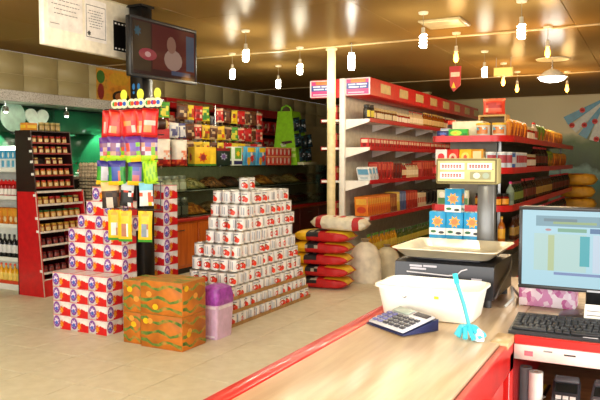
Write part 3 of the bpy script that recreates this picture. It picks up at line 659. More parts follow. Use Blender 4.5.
def P_yel(u, v):
    if abs(u-.5) > .5*min(1, (1.1-v)*2.2): return YEL
    if v < .12: return GRN
    if .2 < v < .6 and .25 < u < .75: return ch(u, v, (C('#c8ccd0'), C('#8a9aa8'), C('#b87a5a'), WHITE))
    return YEL if v < .8 else C('#e8a818', .35)
def hang(name, w, h, t, paint, xs, ri, lab, cat, grp, dz=.0, tilt=.1):
    z, y = SR[ri]
    hk = MB().tube([(0, .04, h+.012), (0, 0, h+.006), (0, 0, h-.006)], .0035, DGREY)
    for i, x in enumerate(xs):
        BAGN[0] += 1; b = MB(); b.pouch(w, h, t, paint, 8, 12); sp_ = Spec(name, b, [('hook', hk)])
        sp_.put((x+SX, y-.03-.045*(i % 2), z-h-.012+dz), (0, random.uniform(-tilt, tilt), .5+random.uniform(-.15, .15)), lab if isinstance(lab, str) else lab[i], cat, grp)
hang('red_snack_bag', .14, .245, .04, P_red, [-4.42+.098*k for k in range(6)], 0, 'red snack bag with pale figures hanging in the top row of the snack rack', 'snack bag', 'red snack bags in the top row', tilt=.16)
hang('purple_snack_bag', .145, .22, .04, P_pur, [-4.43+.118*k for k in range(5)], 1, 'purple-topped snack bag with lime base hanging below the red bags', 'snack bag', 'purple snack bags in the second row', tilt=.08)
hang('green_snack_bag', .165, .215, .05, P_pur2, [-4.45, -4.27, -4.09], 2, 'blue and green printed snack bag hanging in the third row of the snack rack', 'snack bag', 'blue and green snack bags in the third row', tilt=.07)
hang('lime_snack_bag', .13, .2, .04, P_lime, [-3.93], 2, 'plain lime green snack bag at the end of the third row', 'snack bag', None)
def P_toy(cols, top):
    def p(u, v): return top if v > .66 else ch(u, v, cols)
    return p
hang('toy_pack', .16, .23, .03, P_toy([C('#4a3018'), C('#2a1a10'), C('#6a4424'), C('#d8c8b8')], C('#e8c080')), [-4.37], 3, 'orange-topped toy pack with a brown round toy on the snack rack', 'toy pack', None)
hang('toy_pack', .12, .21, .03, P_toy([C('#1a1a1e'), C('#26262a'), C('#c8402a'), C('#f0f0f0')], C('#b8c0c8')), [-4.2], 3, 'grey-topped black toy pack on the snack rack', 'toy pack', None)
hang('toy_pack', .12, .2, .03, P_toy([C('#e8e8e4'), C('#e8c83a'), C('#e05a3a'), C('#d8e4e8')], C('#7ac0d8')), [-3.97], 3, 'blue-topped white toy pack on the snack rack', 'toy pack', None)
hang('yellow_toy_pack', .125, .27, .03, P_yel, [-4.33, -4.17, -3.99], 4, 'yellow arched toy pack with grey figure hanging in the lowest row of the snack rack', 'toy pack', 'yellow toy packs in the lowest row', tilt=.04)
for k in range(3):
    o = thing('lollipop_card', 'white and yellow cut-out card with coloured dots above the red snack bags', 'card', (-4.28+.19*k, 4.74, 1.985), 0, 'cut-out cards on top of the snack rack')
    q = MB()
    for i, x in enumerate((-.055, 0, .055)): q.M = Matrix.Translation((x, -.001*i, .075)); q.prism([(.045*math.cos(t), .042*math.sin(t)) for t in [2*PI*j/14 for j in range(14)]], 1, 0, .006, C('#f2eec8'))
    part('card', q, o); q = MB()
    for i, (x, c) in enumerate(((-.06, GRN), (-.04, C('#e8501c')), (.0, C('#6a2a9a')), (.02, RED), (.06, C('#2a62c0')))): q.decal('-y', x-.02, x+.02, .055, .095, -.0035-.0002*i, c, 'disc')
    part('dots', q, o)
    q = MB(); q.prism([(.05+.038*math.cos(t), .15+.05*math.sin(t)) for t in [2*PI*j/14 for j in range(14)]], 1, .0005, .0055, C('#dbe23a', .4)); part('top_bubble', q, o)
    part('stick', MB().tube([(-.04, .008, -.02), (-.04, .008, .06)], .003, LIME).tube([(.04, .008, -.02), (.04, .008, .06)], .003, LIME), o)

# ============================================================ SPICE RACK
o = thing('spice_rack', 'tall red and dark brown spice stand with sloping rows of jars', 'spice rack', (0, 0, 0))
fx = lambda z: -6.11-.095*z
part('side_panel', MB().prism([(-6.52, 0), (fx(0), 0), (fx(1.2), 1.2), (-6.52, 1.2)], 1, 5.5, 5.52, C('#c8141a', .35)), o)
part('side_panel', MB().prism([(-6.52, 0), (fx(0), 0), (fx(1.2), 1.2), (-6.52, 1.2)], 1, 6.2, 6.22, C('#c8141a', .35)), o)
dbr = C('#2c0f0c', .4)
part('upper_side_panel', MB().prism([(-6.52, 1.2), (fx(1.2), 1.2), (fx(1.9), 1.9), (-6.52, 1.9)], 1, 5.5, 5.515, dbr), o)
part('upper_side_panel', MB().prism([(-6.52, 1.2), (fx(1.2), 1.2), (fx(1.9), 1.9), (-6.52, 1.9)], 1, 6.08, 6.095, dbr), o)
part('back_panel', MB().box(-6.535, -6.52, 5.5, 6.22, 0, 1.9, dbr), o)
part('top_panel', MB().box(-6.52, fx(1.9), 5.515, 6.08, 1.885, 1.9, dbr), o)
part('kick_panel', MB().box(-6.14, -6.125, 5.52, 6.2, 0, .19, C('#c8141a', .35)), o)
lowz = [1.045, .89, .735, .58, .425, .27]; upz = [1.755, 1.635, 1.505, 1.38, 1.245]
for z in [1.195] + lowz + [.19]:
    part('shelf', MB().box(-6.52, fx(z)-.012, 5.52, 6.2, z-.01, z, DRED), o); part('shelf_lip', MB().box(fx(z)-.012, fx(z)+.002, 5.515, 6.205, z-.012, z+.012, C('#d8cfc6', .4)), o)
for z in upz:
    part('shelf', MB().box(-6.52, fx(z)-.008, 5.515, 6.08, z-.008, z, dbr), o); part('shelf_lip', MB().box(fx(z)-.01, fx(z), 5.515, 6.08, z-.008, z+.01, C('#8a2018', .4)), o)
part('edge_strip', MB().prism([(fx(0)-.002, .0), (fx(0)+.008, .0), (fx(1.2)+.008, 1.2), (fx(1.2)-.002, 1.2)], 1, 5.492, 5.5, C('#c9a89a')), o); part('edge_strip', MB().prism([(fx(0)-.002, .0), (fx(0)+.008, .0), (fx(1.2)+.008, 1.2), (fx(1.2)-.002, 1.2)], 1, 6.22, 6.228, C('#c9a89a')), o)
for z in (1.8, 1.66, 1.54, 1.4, 1.16, .9, .75, .3): part('price_tag', MB().box(fx(z)-.03, fx(z)+.01, 5.488, 5.4915, z-.014, z+.014, WHITE), o)
sj = [jar('spice_jar', .092, .036, C(c, .3), C(l, .35), C('#d8b878', .4)) for c, l in (('#a86420', '#c89a3a'), ('#8a3a14', '#b0282a'), ('#c07a24', '#2a5a2a'), ('#5a2a14', '#b8985a'))]
sj2 = [jar('spice_jar', .082, .03, C(c, .3), C(l, .35), C('#e0c48a', .4)) for c, l in (('#9a5a1c', '#a81c1c'), ('#b87a2c', '#a81c1c'), ('#7a2414', '#c8a860'))]
djar = jar('spice_jar', .082, .034, C('#4a1214', .3), C('#6a1a1a', .35), C('#8a3a34', .4))
for r_, z in enumerate(upz):
    for k in range(6):
        if r_ == 2 and k in (1, 5): continue
        sj2[(r_+k*(r_ % 2)) % 3 if r_ != 3 else 1].put((fx(z)-.045, 5.57+.091*k, z+.001), PI/2+random.uniform(-.2, .2), 'small spice jar with pale label in the dark upper part of the stand', 'spice jar', 'jars in the upper spice rows')
for r_, z in enumerate(lowz):
    for k in range(7):
        if r_ < 3: sj[(k//2+r_) % 4 if r_ == 0 else (0, 2, 0)[r_]].put((fx(z)-.055, 5.575+.094*k, z+.001), PI/2+random.uniform(-.2, .2), 'amber spice jar with pale label in the red part of the spice stand', 'spice jar', 'jars in the red spice rows')
        elif not (r_ == 4 and k > 3): djar.put((fx(z)-.055, 5.575+.094*k, z+.001), PI/2+random.uniform(-.2, .2), 'dark red spice jar in the bottom shelves of the red spice stand', 'spice jar', 'dark jars in the lower spice rows')
carton('spice_packet', .16, .1, .085, C('#d88a24'), [(.1, .9, .3, .7, C('#e8c030'), 'rect')]).put((-6.4, 5.58, 1.9005), PI/2, 'orange packet lying on top of the spice stand', 'packet')
row(jar('tall_jar', .1, .035, C('#8a7a3a', .3), C('#c8b070', .35), C('#b89a5a', .4)), (-6.38, 5.74, 1.9005), (0, .08, 0), 4, PI/2, 'olive spice jar with cream lid standing on top of the spice stand', 'spice jar', 'jars on top of the spice stand')

# ============================================================ WHITE SHELF UNIT AT THE FAR LEFT
o = thing('white_shelf_unit', 'white steel shelf unit of drinks standing beside the spice stand', 'shelf unit', (0, 0, 0))
wz = [.06, .385, .786, 1.125, 1.456]
for x in (-7.58, -6.7): part('side_post', MB().box(x-.012, x+.012, 5.66, 6.08, 0, 1.74, WSHELF), o)
part('back_panel', MB().box(-7.57, -6.71, 6.07, 6.085, 0, 1.74, WSHELF), o)
for z in wz: part('shelf', MB().box(-7.568, -6.712, 5.655, 6.07, z-.025, z, WSHELF).box(-7.568, -6.712, 5.645, 5.655, z-.035, z+.012, WSHELF), o)
part('kick_plate', MB().box(-7.568, -6.712, 5.66, 5.675, 0, .034, WSHELF), o)
xs0 = -6.76
row(bottle('juice_bottle', .25, .036, C('#e8a818', .25), C('#e8501c'), C('#f0d060')), (xs0, 5.71, .061), (-.078, 0, 0), 7, 0, 'yellow juice bottle with orange cap on the lowest shelf of the white unit', 'bottle', 'yellow bottles on the white unit')
part('front_rail', MB().box(-7.568, -6.712, 5.662, 5.668, .065, .11, C('#d8431c')), o)
row(bottle('dark_bottle', .28, .037, C('#141416', .2), C('#1c1c1e'), C('#e0e0de')), (xs0, 5.71, .386), (-.08, 0, 0), 7, 0, 'black bottle with white label on the second shelf of the white unit', 'bottle', 'dark bottles on the white unit')
row(carton('juice_carton', .085, .08, .2, C('#d87a1c'), [(.05, .95, .5, .95, C('#e8a030'), 'rect'), (.2, .8, .15, .5, C('#f0d8a0'), 'disc')]), (xs0, 5.72, .787), (-.098, 0, 0), 6, 0, 'orange carton with pale roundel on the middle shelf of the white unit', 'carton', 'orange cartons on the white unit')
row(bottle('sauce_bottle', .2, .03, C('#a81418', .3), C('#d8201c'), C('#f0e8e0'), (.1, .45)), (xs0, 5.71, 1.126), (-.068, 0, 0), 8, 0, 'red sauce bottle with white label on the fourth shelf of the white unit', 'bottle', 'red bottles on the white unit')
part('price_rail', MB().box(-7.568, -6.712, 5.66, 5.666, 1.27, 1.31, RED), o)
row(carton('milk_carton', .075, .075, .22, C('#e8eef2'), [(.0, 1, .55, 1, C('#48a8dc'), 'rect'), (.2, .8, .1, .45, C('#68b8e0'), 'rect'), (.3, .7, .6, .9, WHITE, 'disc')]), (-6.8, 5.73, 1.457), (-.09, 0, 0), 5, 0, 'blue and white carton on the top shelf of the white unit', 'carton', 'blue cartons on the white unit')

# ============================================================ EGG TRAYS, SIDE CABINET, DISH COUNTER
o = thing('low_cabinet', 'dark wood low cabinet under the egg trays', 'cabinet', (-6.27, 6.58, 0))
part('body', MB().box(-.32, .3, -.3, .3, .06, 1.02, wood('dark_wood', '#2c140c', '#43200f', .4)), o); part('top', MB().box(-.34, .33, -.31, .31, 1.02, 1.05, wood('dark_wood2', '#3c1c10', '#5a2c16', .3)), o); part('plinth', MB().box(-.3, .28, -.3, .28, 0, .06, BLACK), o)
for k in range(2):
    d = part('door', MB().box(.3, .318, -.29+.3*k, -.01+.3*k, .1, 1.0, wood('dark_wood', '', ''), .003), o); part('handle', MB().box(.318, .335, -.06+.1*k, -.045+.1*k, .5, .62, CHROME), d)
et = MB(); pulp = C('#a89878', .85, var=.2, scale=30)
et.box(-.15, .15, -.15, .15, 0, .006, pulp)
for i in range(6):
    for j in range(6): et.lathe([(.017, .006), (.024, .028), (.021, .028)], pulp, (-.125+.05*i, -.125+.05*j, 0), 8, True)
ET = et.mesh('egg_tray')
eg = MB(); eg.lathe([(0, 0), (.012, .003), (.02, .014), (.022, .024), (.019, .038), (.01, .05), (0, .054)], C('#d8bf9a', .5, var=.05), n=10); EGG = eg.mesh('egg')
NT = 11
for sx, sy in ((0, 0),):
    for k in range(NT):
        tag(link('egg_tray', ET, None, (-6.22, 6.44, 1.0505+.042*k), (0, 0, random.uniform(-.03, .03))), 'beige pulp egg tray in the stack on the low dark cabinet', 'egg tray', 'stacked egg trays')
        for i in range(6):
            for j in range(6):
                if k == NT-1 or (k >= NT-4 and (i == 5 or j == 0)) : tag(link('egg', EGG, None, (-6.22-.125+.05*i, 6.44-.125+.05*j, 1.0505+.042*k+.008), (random.uniform(-.15, .15), random.uniform(-.15, .15), 0)), 'pale brown egg resting in the stacked egg trays', 'egg', 'eggs in the trays')
o = thing('dish_counter', 'dark counter along the green niche wall', 'counter', (-7.3, 7.2, 0))
part('body', MB().box(-.24, .22, -.95, .95, 0, 1.3, C('#1c1410', .4)), o); part('top', MB().box(-.25, .26, -.98, .98, 1.3, 1.34, gran), o)
def dish(x, y, r, fill, lab):
    d = thing('serving_dish', lab, 'dish', (x, y, 1.3405)); part('plate', MB().lathe([(r*.5, 0), (r*.9, .03), (r, .045), (r*.97, .047), (r*.5, .012), (0, .01)], C('#dfe0da', .25), n=22), d)
    hm_ = MB(); rr = random.Random(5)
    for k in range(26): a = rr.uniform(0, 2*PI); q = r*.75*math.sqrt(rr.random()); s_ = rr.uniform(.018, .03); hm_.lathe([(0, -s_), (s_*.8, -s_*.6), (s_, 0), (s_*.8, s_*.6), (0, s_)], fill, (q*math.cos(a), q*math.sin(a), .04+(.08*(1-q/r))), 7)
    f = part('food', hm_, d); f['kind'] = 'stuff'
dish(-7.22, 6.75, .17, C('#c8b424', .5), 'white dish heaped with yellow sweets on the dark niche counter')
dish(-7.22, 7.3, .16, C('#8a3a24', .5), 'white dish heaped with red-brown sweets on the dark niche counter')
dish(-7.22, 7.85, .16, C('#a8a03c', .5), 'white dish heaped with olive green sweets on the dark niche counter')

# ============================================================ GLASS SHOW CASE
CX, CY0, CY1, CT = -5.7, 7.08, 12.55, 1.48
orw = wood('orange_wood', '#b8571a', '#cf6c24', .3, (14, 14, 1.5)); mah = wood('mahogany', '#4a120c', '#6a1c10', .3)
o = thing('glass_show_case', 'long orange wood and glass show case of dried goods behind the can stack', 'show case', (0, 0, 0))
part('base_cabinet', MB().box(CX-.6, CX-.02, CY0, CY1, .08, .72, orw), o)
part('plinth', MB().box(CX-.58, CX-.05, CY0+.02, CY1-.02, 0, .08, BLACK), o)
redl = C('#a81c10', .3)
part('red_ledge', MB().box(CX-.62, CX+.02, CY0-.01, CY1+.01, .72, .765, redl, .004), o)
for k in range(7):
    y0 = CY0+.03+k*.78; d = part('cabinet_door', MB().box(CX-.02, CX, y0, y0+.74, .12, .69, orw if k < 4 else mah, .004), o); part('handle', MB().box(CX, CX+.015, y0+.3, y0+.44, .6, .612, CHROME), d)
part('red_post', MB().box(CX-.02, CX+.012, CY1-.08, CY1, .08, .72, redl), o); part('red_post', MB().box(CX-.02, CX+.012, CY0, CY0+.05, .08, .72, redl), o)
for k in range(4): part('front_pane', MB().box(CX-.008, CX-.002, CY0+.01+1.365*k, CY0+1.365*k+1.355, .766, CT-.012, gl), o)
part('side_pane', MB().box(CX-.6, CX-.01, CY0+.002, CY0+.008, .766, CT-.012, gl), o)
part('middle_glass_shelf', MB().box(CX-.58, CX-.02, CY0+.03, CY1-.03, 1.12, 1.128, ggl), o)
part('top_pane', MB().box(CX-.6, CX+.005, CY0-.005, CY1+.005, CT-.011, CT, ggl), o)
part('back_board', MB().box(CX-.62, CX-.605, CY0, CY1, .766, CT-.01, C('#9a9270', .5)), o)
for k in range(5): part('corner_clip', MB().box(CX-.014, CX+.008, CY0+1.365*k-.01 if k else CY0-.006, CY0+1.365*k+.01, CT-.03, CT+.003, CHROME), o)
def heap(nm, y, z, w, cols, lab, sz=26):
    d = thing('goods_bin', lab, 'bin', (CX-.3, y, z), 0, 'bins of dried goods in the show case')
    part('tray', MB().box(-.2, .2, -w/2, w/2, 0, .006, C('#b8b4a4')).box(.196, .2, -w/2, w/2, .006, .06, gl).box(-.2, -.196, -w/2, w/2, .006, .06, gl).box(-.196, .196, -w/2, -w/2+.004, .006, .06, gl).box(-.196, .196, w/2-.004, w/2, .006, .06, gl), d)
    m = MB(); V = []; N = 10; rr = random.Random(hash(nm) % 99 if False else len(nm)+int(y*10))
    for i in range(N+1):
        for j in range(N+1):
            u, v = i/N*2-1, j/N*2-1; hh = .035+.15*max(0, (1-u*u))*max(0, (1-v*v))**.7+rr.uniform(-.012, .012); V.append((u*.19, v*(w/2-.006), hh if abs(u) < 1 and abs(v) < 1 else .03))
    m.add(V, [(i*(N+1)+j, (i+1)*(N+1)+j, (i+1)*(N+1)+j+1, i*(N+1)+j+1) for i in range(N) for j in range(N)], speck('dry_'+nm, cols, sz, .6, 'voronoi', .9), True)
    f = part('dried_goods', m, d); f['kind'] = 'stuff'
hl = [('pistachio', ['#8a7a44', '#a89258', '#6a5c30', '#b8a878'], 'pistachios'), ('almond', ['#6a3a1c', '#8a5228', '#a86c38', '#4c2812'], 'almonds'), ('raisin', ['#3a1c14', '#5a2c1a', '#2a120c'], 'dark raisins'), ('seed', ['#d0c4a0', '#b8a880', '#e0d8c0', '#8a7c58'], 'pale pumpkin seeds'),
      ('apricot', ['#b86a1c', '#d88a30', '#9a4c14'], 'dried apricots'), ('walnut', ['#8c6a40', '#a8845a', '#6a4a28'], 'walnuts'), ('chickpea', ['#c8a860', '#b08a48', '#d8bc7c'], 'roasted chickpeas'), ('berry', ['#7a1c1a', '#9a2c24', '#4c100e'], 'dried red berries'), ('fig', ['#9a8450', '#b89c68', '#786034'], 'dried figs')]
for k in range(9):
    c = hl[k]; heap(c[0], 8.08+.5*k, 1.1285, .47, c[1], f'bin of {c[2]} on the upper shelf of the show case')
    c2 = hl[(k+4) % 9]; heap(c2[0]+'s', 8.08+.5*k, .7655, .47, c2[1], f'bin of {c2[2]} on the bottom of the show case', 22)
row(jar('storage_jar', .28, .075, C('#4a4a40', .2), C('#8a8a84', .3, .6), C('#6a6a5c')), (CX-.14, 7.2, .766), (0, .17, 0), 4, PI/2, 'grey glass storage jar at the start of the show case', 'jar', 'storage jars in the show case')
row(jar('sweet_jar', .22, .07, C('#a8a48c', .2), C('#c8c8c0', .3, .6), C('#d8d4c0')), (CX-.14, 7.2, 1.1285), (0, .16, 0), 4, PI/2, 'pale glass sweet jar on the upper shelf of the show case', 'jar', 'sweet jars in the show case')

# goods standing on the show case
TX = CX-.12
def P_wred(u, v):
    if v < .28: return rnd.choice((C('#b01c1a', .35), C('#d85a2a', .35), C('#8a1414', .35)))
    if v < .62 and .55 < u < .9: return rnd.choice((C('#e8a888'), C('#d87a5a'), C('#e8dcd0')))
    return C('#ece2d4', .35)
for k in range(2): bag('snack_sack', .25, .36, .12, P_wred).put((TX+.02, 7.22+.37*k, CT+.0005), math.radians(62)+.1*k, 'large white bag with red base standing on the show case', 'bag', 'large white bags on the show case')
carton('yellow_carton', .42, .14, .27, C('#e8b818'), [(.15, .6, .15, .75, C('#d8581c'), 'star'), (.28, .5, .3, .6, C('#8a2a2a'), 'disc'), (.7, .95, .1, .9, C('#f0cc30'), 'rect'), (0, 1, 0, .1, C('#3a7a2a'), 'rect')]).put((TX, 8.16, CT+.0005), PI/2-.2, 'wide yellow carton with orange burst on the show case', 'carton')
carton('dark_carton', .3, .14, .26, C('#1a2c20'), [(.2, .8, .3, .75, C('#a8a8c0'), 'star'), (.35, .65, .4, .65, C('#6a4a8a'), 'disc'), (0, 1, .85, 1, C('#8a2020'), 'rect')]).put((TX, 8.62, CT+.0005), PI/2-.1, 'dark green carton with grey figure beside the yellow carton', 'carton')
carton('green_carton', .26, .12, .29, C('#dfe8d8'), [(.3, .9, .35, .95, C('#6aa82c'), 'rect'), (.4, .8, .45, .8, YEL, 'star'), (.2, 1, .05, .25, C('#28285a'), 'rect')]).put((TX, 9.0, CT+.0005), PI/2-.1, 'white carton with green and yellow panel on the show case', 'carton')
ccart = carton('cereal_carton', .3, .12, .3, C('#58b0d8'), [(.05, .4, .1, .9, C('#3a8cc8'), 'tri'), (.35, .95, .7, .95, YEL, 'rect'), (.55, .95, .1, .7, C('#c82a20'), 'star'), (.62, .8, .5, .7, C('#f0e0d8'), 'disc'), (.3, .6, .0, .45, C('#e8a01c'), 'disc')])
row(ccart, (TX, 9.36, CT+.0005), (0, .36, 0), 2, PI/2-.1, 'blue cereal carton with red and yellow print on the show case', 'carton', 'blue cereal cartons on the show case')
rpack = carton('wafer_pack', .13, .1, .15, C('#c84a34'), [(.1, .5, .15, .85, C('#f0dcc8'), 'disc'), (.5, .95, .1, .6, C('#d81c18'), 'star'), (0, 1, .9, 1, C('#e8b070'), 'rect')])
for lv in range(2): row(rpack, (TX, 10.02, CT+.0005+.1505*lv), (0, .14, 0), 6, PI/2, 'red and cream wafer pack stacked on the show case by the green stand', 'pack', 'wafer packs on the show case', jr=.03)

# red cardboard display and pack roll behind the snack rack
o = thing('red_display_board', 'red cardboard display board with cream oval behind the white bags', 'display', (CX-.42, 7.42, CT+.0005), math.radians(55))
part('board', MB().box(-.24, .24, 0, .02, 0, .5, C('#b0101a', .4)), o); part('print', MB().decal('-y', -.09, .09, .06, .4, -.0007, C('#a8743c'), 'disc', 20).decal('-y', -.11, .11, .33, .38, -.0012, BLACK, 'disc', 16).decal('-y', -.06, .06, .37, .46, -.0014, C('#d8c8a8'), 'disc', 14).decal('-y', -.07, .07, .1, .18, -.0016, C('#d8c8b0'), 'disc', 14), o)
part('foot', MB().box(-.2, .2, .02, .16, 0, .01, C('#b0101a', .4)).box(-.02, .02, .02, .12, .01, .3, C('#8a0c14', .4)), o)
pr_ = MB(); pr_.M = Matrix.Translation((0, 0, .075)) @ Matrix.Rotation(PI/2, 4, 'Y'); pr_.lathe([(.0, -.2), (.05, -.195), (.072, -.16), (.072, -.06), (.074, .05), (.072, .16), (.05, .195), (0, .2)], None, n=16, mats=[KRAFT, C('#4a1c14'), C('#4a1c14'), C('#d8ccb4'), C('#3a1810'), C('#c8a868'), C('#c8a868')])
tag(link('bread_roll_pack', pr_.mesh('bread_roll_pack'), None, (CX-.42, 7.44, CT+.502), (0, 0, math.radians(55))), 'brown and white round pack lying on top of the red display board', 'pack')

# hanging candy rail above the show case
o = thing('candy_rail', 'thin chrome rail with posts over the show case for hanging sweets', 'rail', (0, 0, 0))
for y in (7.75, 9.05, 10.35): part('post', MB().tube([(CX-.5, y, CT+.001), (CX-.5, y, 2.42)], .009, CHROME), o)
for z in (1.86, 2.12, 2.40): part('rail', MB().tube([(CX-.5, 7.65, z), (CX-.5, 10.45, z)], .006, CHROME), o)
def mk(cols):
    def p(u, v):
        if v > .86 or v < .06: return cols[1 % len(cols)]
        if abs(u-.5) < .36 and .12 < v < .74: return ch(u, v, cols)
        return cols[0]
    return p
kinds = [('yellow_candy_bag', [C('#d8ac1c', .4), YEL, C('#e8d03a'), C('#c83a20'), C('#8a5a1c')], 'yellow'), ('red_candy_bag', [RED, C('#c8281c'), C('#e8c0a0'), C('#8a1414')], 'red'), ('brown_candy_bag', [C('#4a2414'), C('#6a3a1c'), C('#c8a878')], 'brown'), ('white_candy_bag', [C('#d8d8e0'), C('#e8e4e0'), C('#5a5a8a'), C('#8a8aa8')], 'white and blue'), ('green_candy_bag', [C('#3a8a2c'), C('#5aa83c'), C('#e8d840')], 'green')]
ksp = []
for nm, cols, cn in kinds:
    hk = MB().tube([(0, .02, .232), (0, 0, .226), (0, 0, .215)], .003, CHROME); vs_ = []
    for q in range(4):
        BAGN[0] += 1; b = MB(); b.pouch((.16, .14, .18, .15)[q], .22, .05, mk(cols[q % 2:] + cols[:q % 2])); vs_.append(Spec(nm, b, [('hook', hk)]))
    ksp.append((vs_, cn))
pat = {2.40: [4, None, 2, 0, 1, 4, None, 1, 2, 0, 1, 2, 2, 1], 2.12: [1, 3, 3, 2, 1, 0, 2, 0, 2, 4, 1, 1, 2, 1], 1.86: [None, None, 1, 2, 0, 0, 2, 0, 1, 0, 0, 2, 1, 1]}
for z, ks in pat.items():
    for i, k in enumerate(ks):
        if k is None: continue
        s_, cn = ksp[k]; s_[(i*7+int(z*10)) % 4].put((CX-.476, 7.75+.2*i, z-.238), (0, random.uniform(-.08, .08), PI/2-.45+random.uniform(-.2, .2)), f'{cn} candy bag hanging from the ' + {2.40: 'top', 2.12: 'middle', 1.86: 'lowest'}[z] + ' chrome rail over the show case', 'candy bag', 'candy bags on the chrome rails')

# ============================================================ WALL SHELF BEHIND THE SHOW CASE
o = thing('wall_candy_shelf', 'red-headed wall shelf of packets behind the show case', 'shelf unit', (0, 0, 0))
SY0, SY1 = 9.1, 13.5
part('back_panel', MB().box(X0+.013, X0+.03, SY0, SY1, 0, 2.6, C('#4a1410', .5)), o)
part('header', MB().box(X0+.03, -7.18, SY0, SY1, 2.44, 2.6, C('#b01418', .4), .004), o); part('header_panel', MB().box(-7.18, -7.174, SY0+.25, SY0+1.3, 2.47, 2.57, C('#8a6a3c', .5)), o)
sz = [2.12, 1.76, 1.4, .9, .4]
for z in sz: part('shelf', MB().box(X0+.03, -7.2, SY0, SY1, z-.02, z, C('#7a1a14', .4)).box(-7.2, -7.19, SY0, SY1, z-.03, z+.012, RED), o)
for y in (SY0, SY1): part('side_panel', MB().box(X0+.03, -7.19, y-.02, y, 0, 2.6, C('#8a1414', .4)), o)
for zi, ks in ((0, [1, 2, 3, 1, 0, 3, 2, 2, 2, 1, 1, 2, 1, 1, 1, 2]), (1, [2, 1, 1, 3, 2, 0, 1, 2, 1, 1, 4, 3, 1, 1, 2, 1]), (2, [1, 0, 2, 1, 3, 1, 2, 0, 1, 1, 2, 3, 1, 0, 1, 1])):
    for i, k in enumerate(ks):
        nm, cols, cn = kinds[k]; key = ('wall', k)
        key = ('wall', k, (i*5+zi) % 3); BAGN[0] += 1
        if key not in _m: _m[key] = bag(cn.split()[0] + '_packet', .23, .26, .09, mk(cols))
        _m[key].put((-7.28, SY0+.2+.26*i, sz[zi]+.0005), PI/2+random.uniform(-.15, .15), f'{cn} packet standing on the ' + ('top', 'second', 'third')[zi] + ' shelf of the red wall shelf', 'packet', 'packets on the red wall shelf')
# ============================================================ GREEN DISPLAY STAND
o = thing('green_display_stand', 'lime green tapered cardboard stand holding dark packs on the show case', 'display stand', (CX-.28, 11.25, CT+.0005))
lg = C('#8cc81c', .45)
bdy = MB(); bdy.add([(-.27, -.3, 0), (.25, -.3, 0), (.25, .3, 0), (-.27, .3, 0), (-.23, -.16, .98), (.06, -.16, .98), (.06, .16, .98), (-.23, .16, .98)], [(0, 1, 5, 4), (1, 2, 6, 5), (2, 3, 7, 6), (3, 0, 4, 7), (4, 5, 6, 7), (0, 3, 2, 1)], lg)
part('body', bdy, o); hl_ = MB(); hl_.tube([(-.2+.0, -.1, .97), (-.17, -.1, 1.05), (-.08, -.1, 1.09), (.0, -.1, 1.05), (.03, -.1, .97)], .02, C('#7ab82c', .4), 8); part('loop_handle', hl_, o)
fl_ = MB(); fl_.add([(-.1, -.295, .02), (-.02, -.295, .02), (-.04, -.2, .76), (-.09, -.2, .76)], [(0, 1, 2, 3)], C('#6aa01c', .5)); 
sd = lambda z: -.3+.14*z/.98-.004
pl = MB(); pl.add([(-.12, sd(.42), .42), (.1, sd(.44), .44), (.12, sd(.4), .4), (0, sd(.38), .38), (-.06, sd(.36), .36)], [(0, 1, 2, 3, 4)], C('#4a2430')); pl.add([(-.13, sd(.38), .38), (-.04, sd(.4), .4), (.0, sd(.34), .34), (-.09, sd(.32), .32)], [(0, 1, 2, 3)], C('#c8d0a8'))
for k, (x0, x1, z) in enumerate(((-.02, .08, .25), (.1, .19, .25), (-.04, .02, .14), (.04, .1, .14), (.12, .2, .14))): pl.add([(x0, sd(z), z), (x1, sd(z), z), (x1, sd(z+.06), z+.06), (x0, sd(z+.06), z+.06)], [(0, 1, 2, 3)], C('#c8e07a'))
part('front_print', pl, o)['kind'] = 'stuff'
part('lower_ledge', MB().box(.2, .36, -.28, .28, .0, .05, C('#c8c49a'), .004), o)
def P_dk(u, v): return C('#dfe4ea', .3) if .35 < v < .6 and .2 < u < .75 and rnd.random() < .45 else rnd.choice((C('#14181c', .3), C('#1c242a', .3), C('#0f1418', .3), C('#2a5a6a', .3)))
for k, (y, z) in enumerate(((-.16, .62), (.06, .6), (-.21, .33), (-.0, .3), (.2, .32), (-.14, .07), (.1, .07))):
    x = .25-.19*(z+.13)/.98+.05
    bag('dark_pack', .2, .24, .06, P_dk).put((CX-.28+x+.02, 11.25+y, CT+z), (0, -.15, PI/2-.2+random.uniform(-.2, .2)), 'black and teal pack hung on the side of the green stand', 'pack', 'dark packs on the green stand')

# ============================================================ RICE SACKS
def P_rice(u, v):
    if u < .26: return C('#f0bc14', .5) if .1 < u or rnd.random() < .7 else C('#e8a810', .5)
    if .3 < u < .5 and .1 < v < .5: return C('#1c1c22', .5) if rnd.random() < .8 else C('#b8b0a0', .5)
    if u > .62 and .2 < v < .35: return C('#e8c020', .5)
    return C('#c01418', .5)
def P_rice2(u, v):
    if u > .86: return C('#f0bc14', .5)
    if .25 < u < .4 and .15 < v < .35: return C('#f0c820', .5)
    return C('#c01418', .5) if u > .12 else C('#f0bc14', .5)
def P_white(u, v): return C('#b01c20', .6) if (.12 < u < .2 or .8 < u < .88) or (.4 < u < .6 and .1 < v < .4 and rnd.random() < .5) else C('#d8d0b8', .6)
for k in range(5):
    b = MB(); b.sack(.74, .44, .14, P_rice)
    Spec('rice_sack', b).put((-3.63+.02*math.sin(k*2), 7.6+.012*k, .0005+.14*k), (0, 0, random.uniform(-.06, .06)+.05), f'red and yellow rice sack, ' + ('lowest', 'second from the floor', 'third from the floor', 'fourth from the floor', 'topmost red one')[k] + ' in the pile beside the cans', 'rice sack', 'red and yellow rice sacks')
b = MB(); b.sack(.7, .4, .17, P_white); Spec('flour_sack', b).put((-3.42, 7.68, .705), (0, .04, .12), 'white sack with red bands lying on top of the red rice sacks', 'sack')
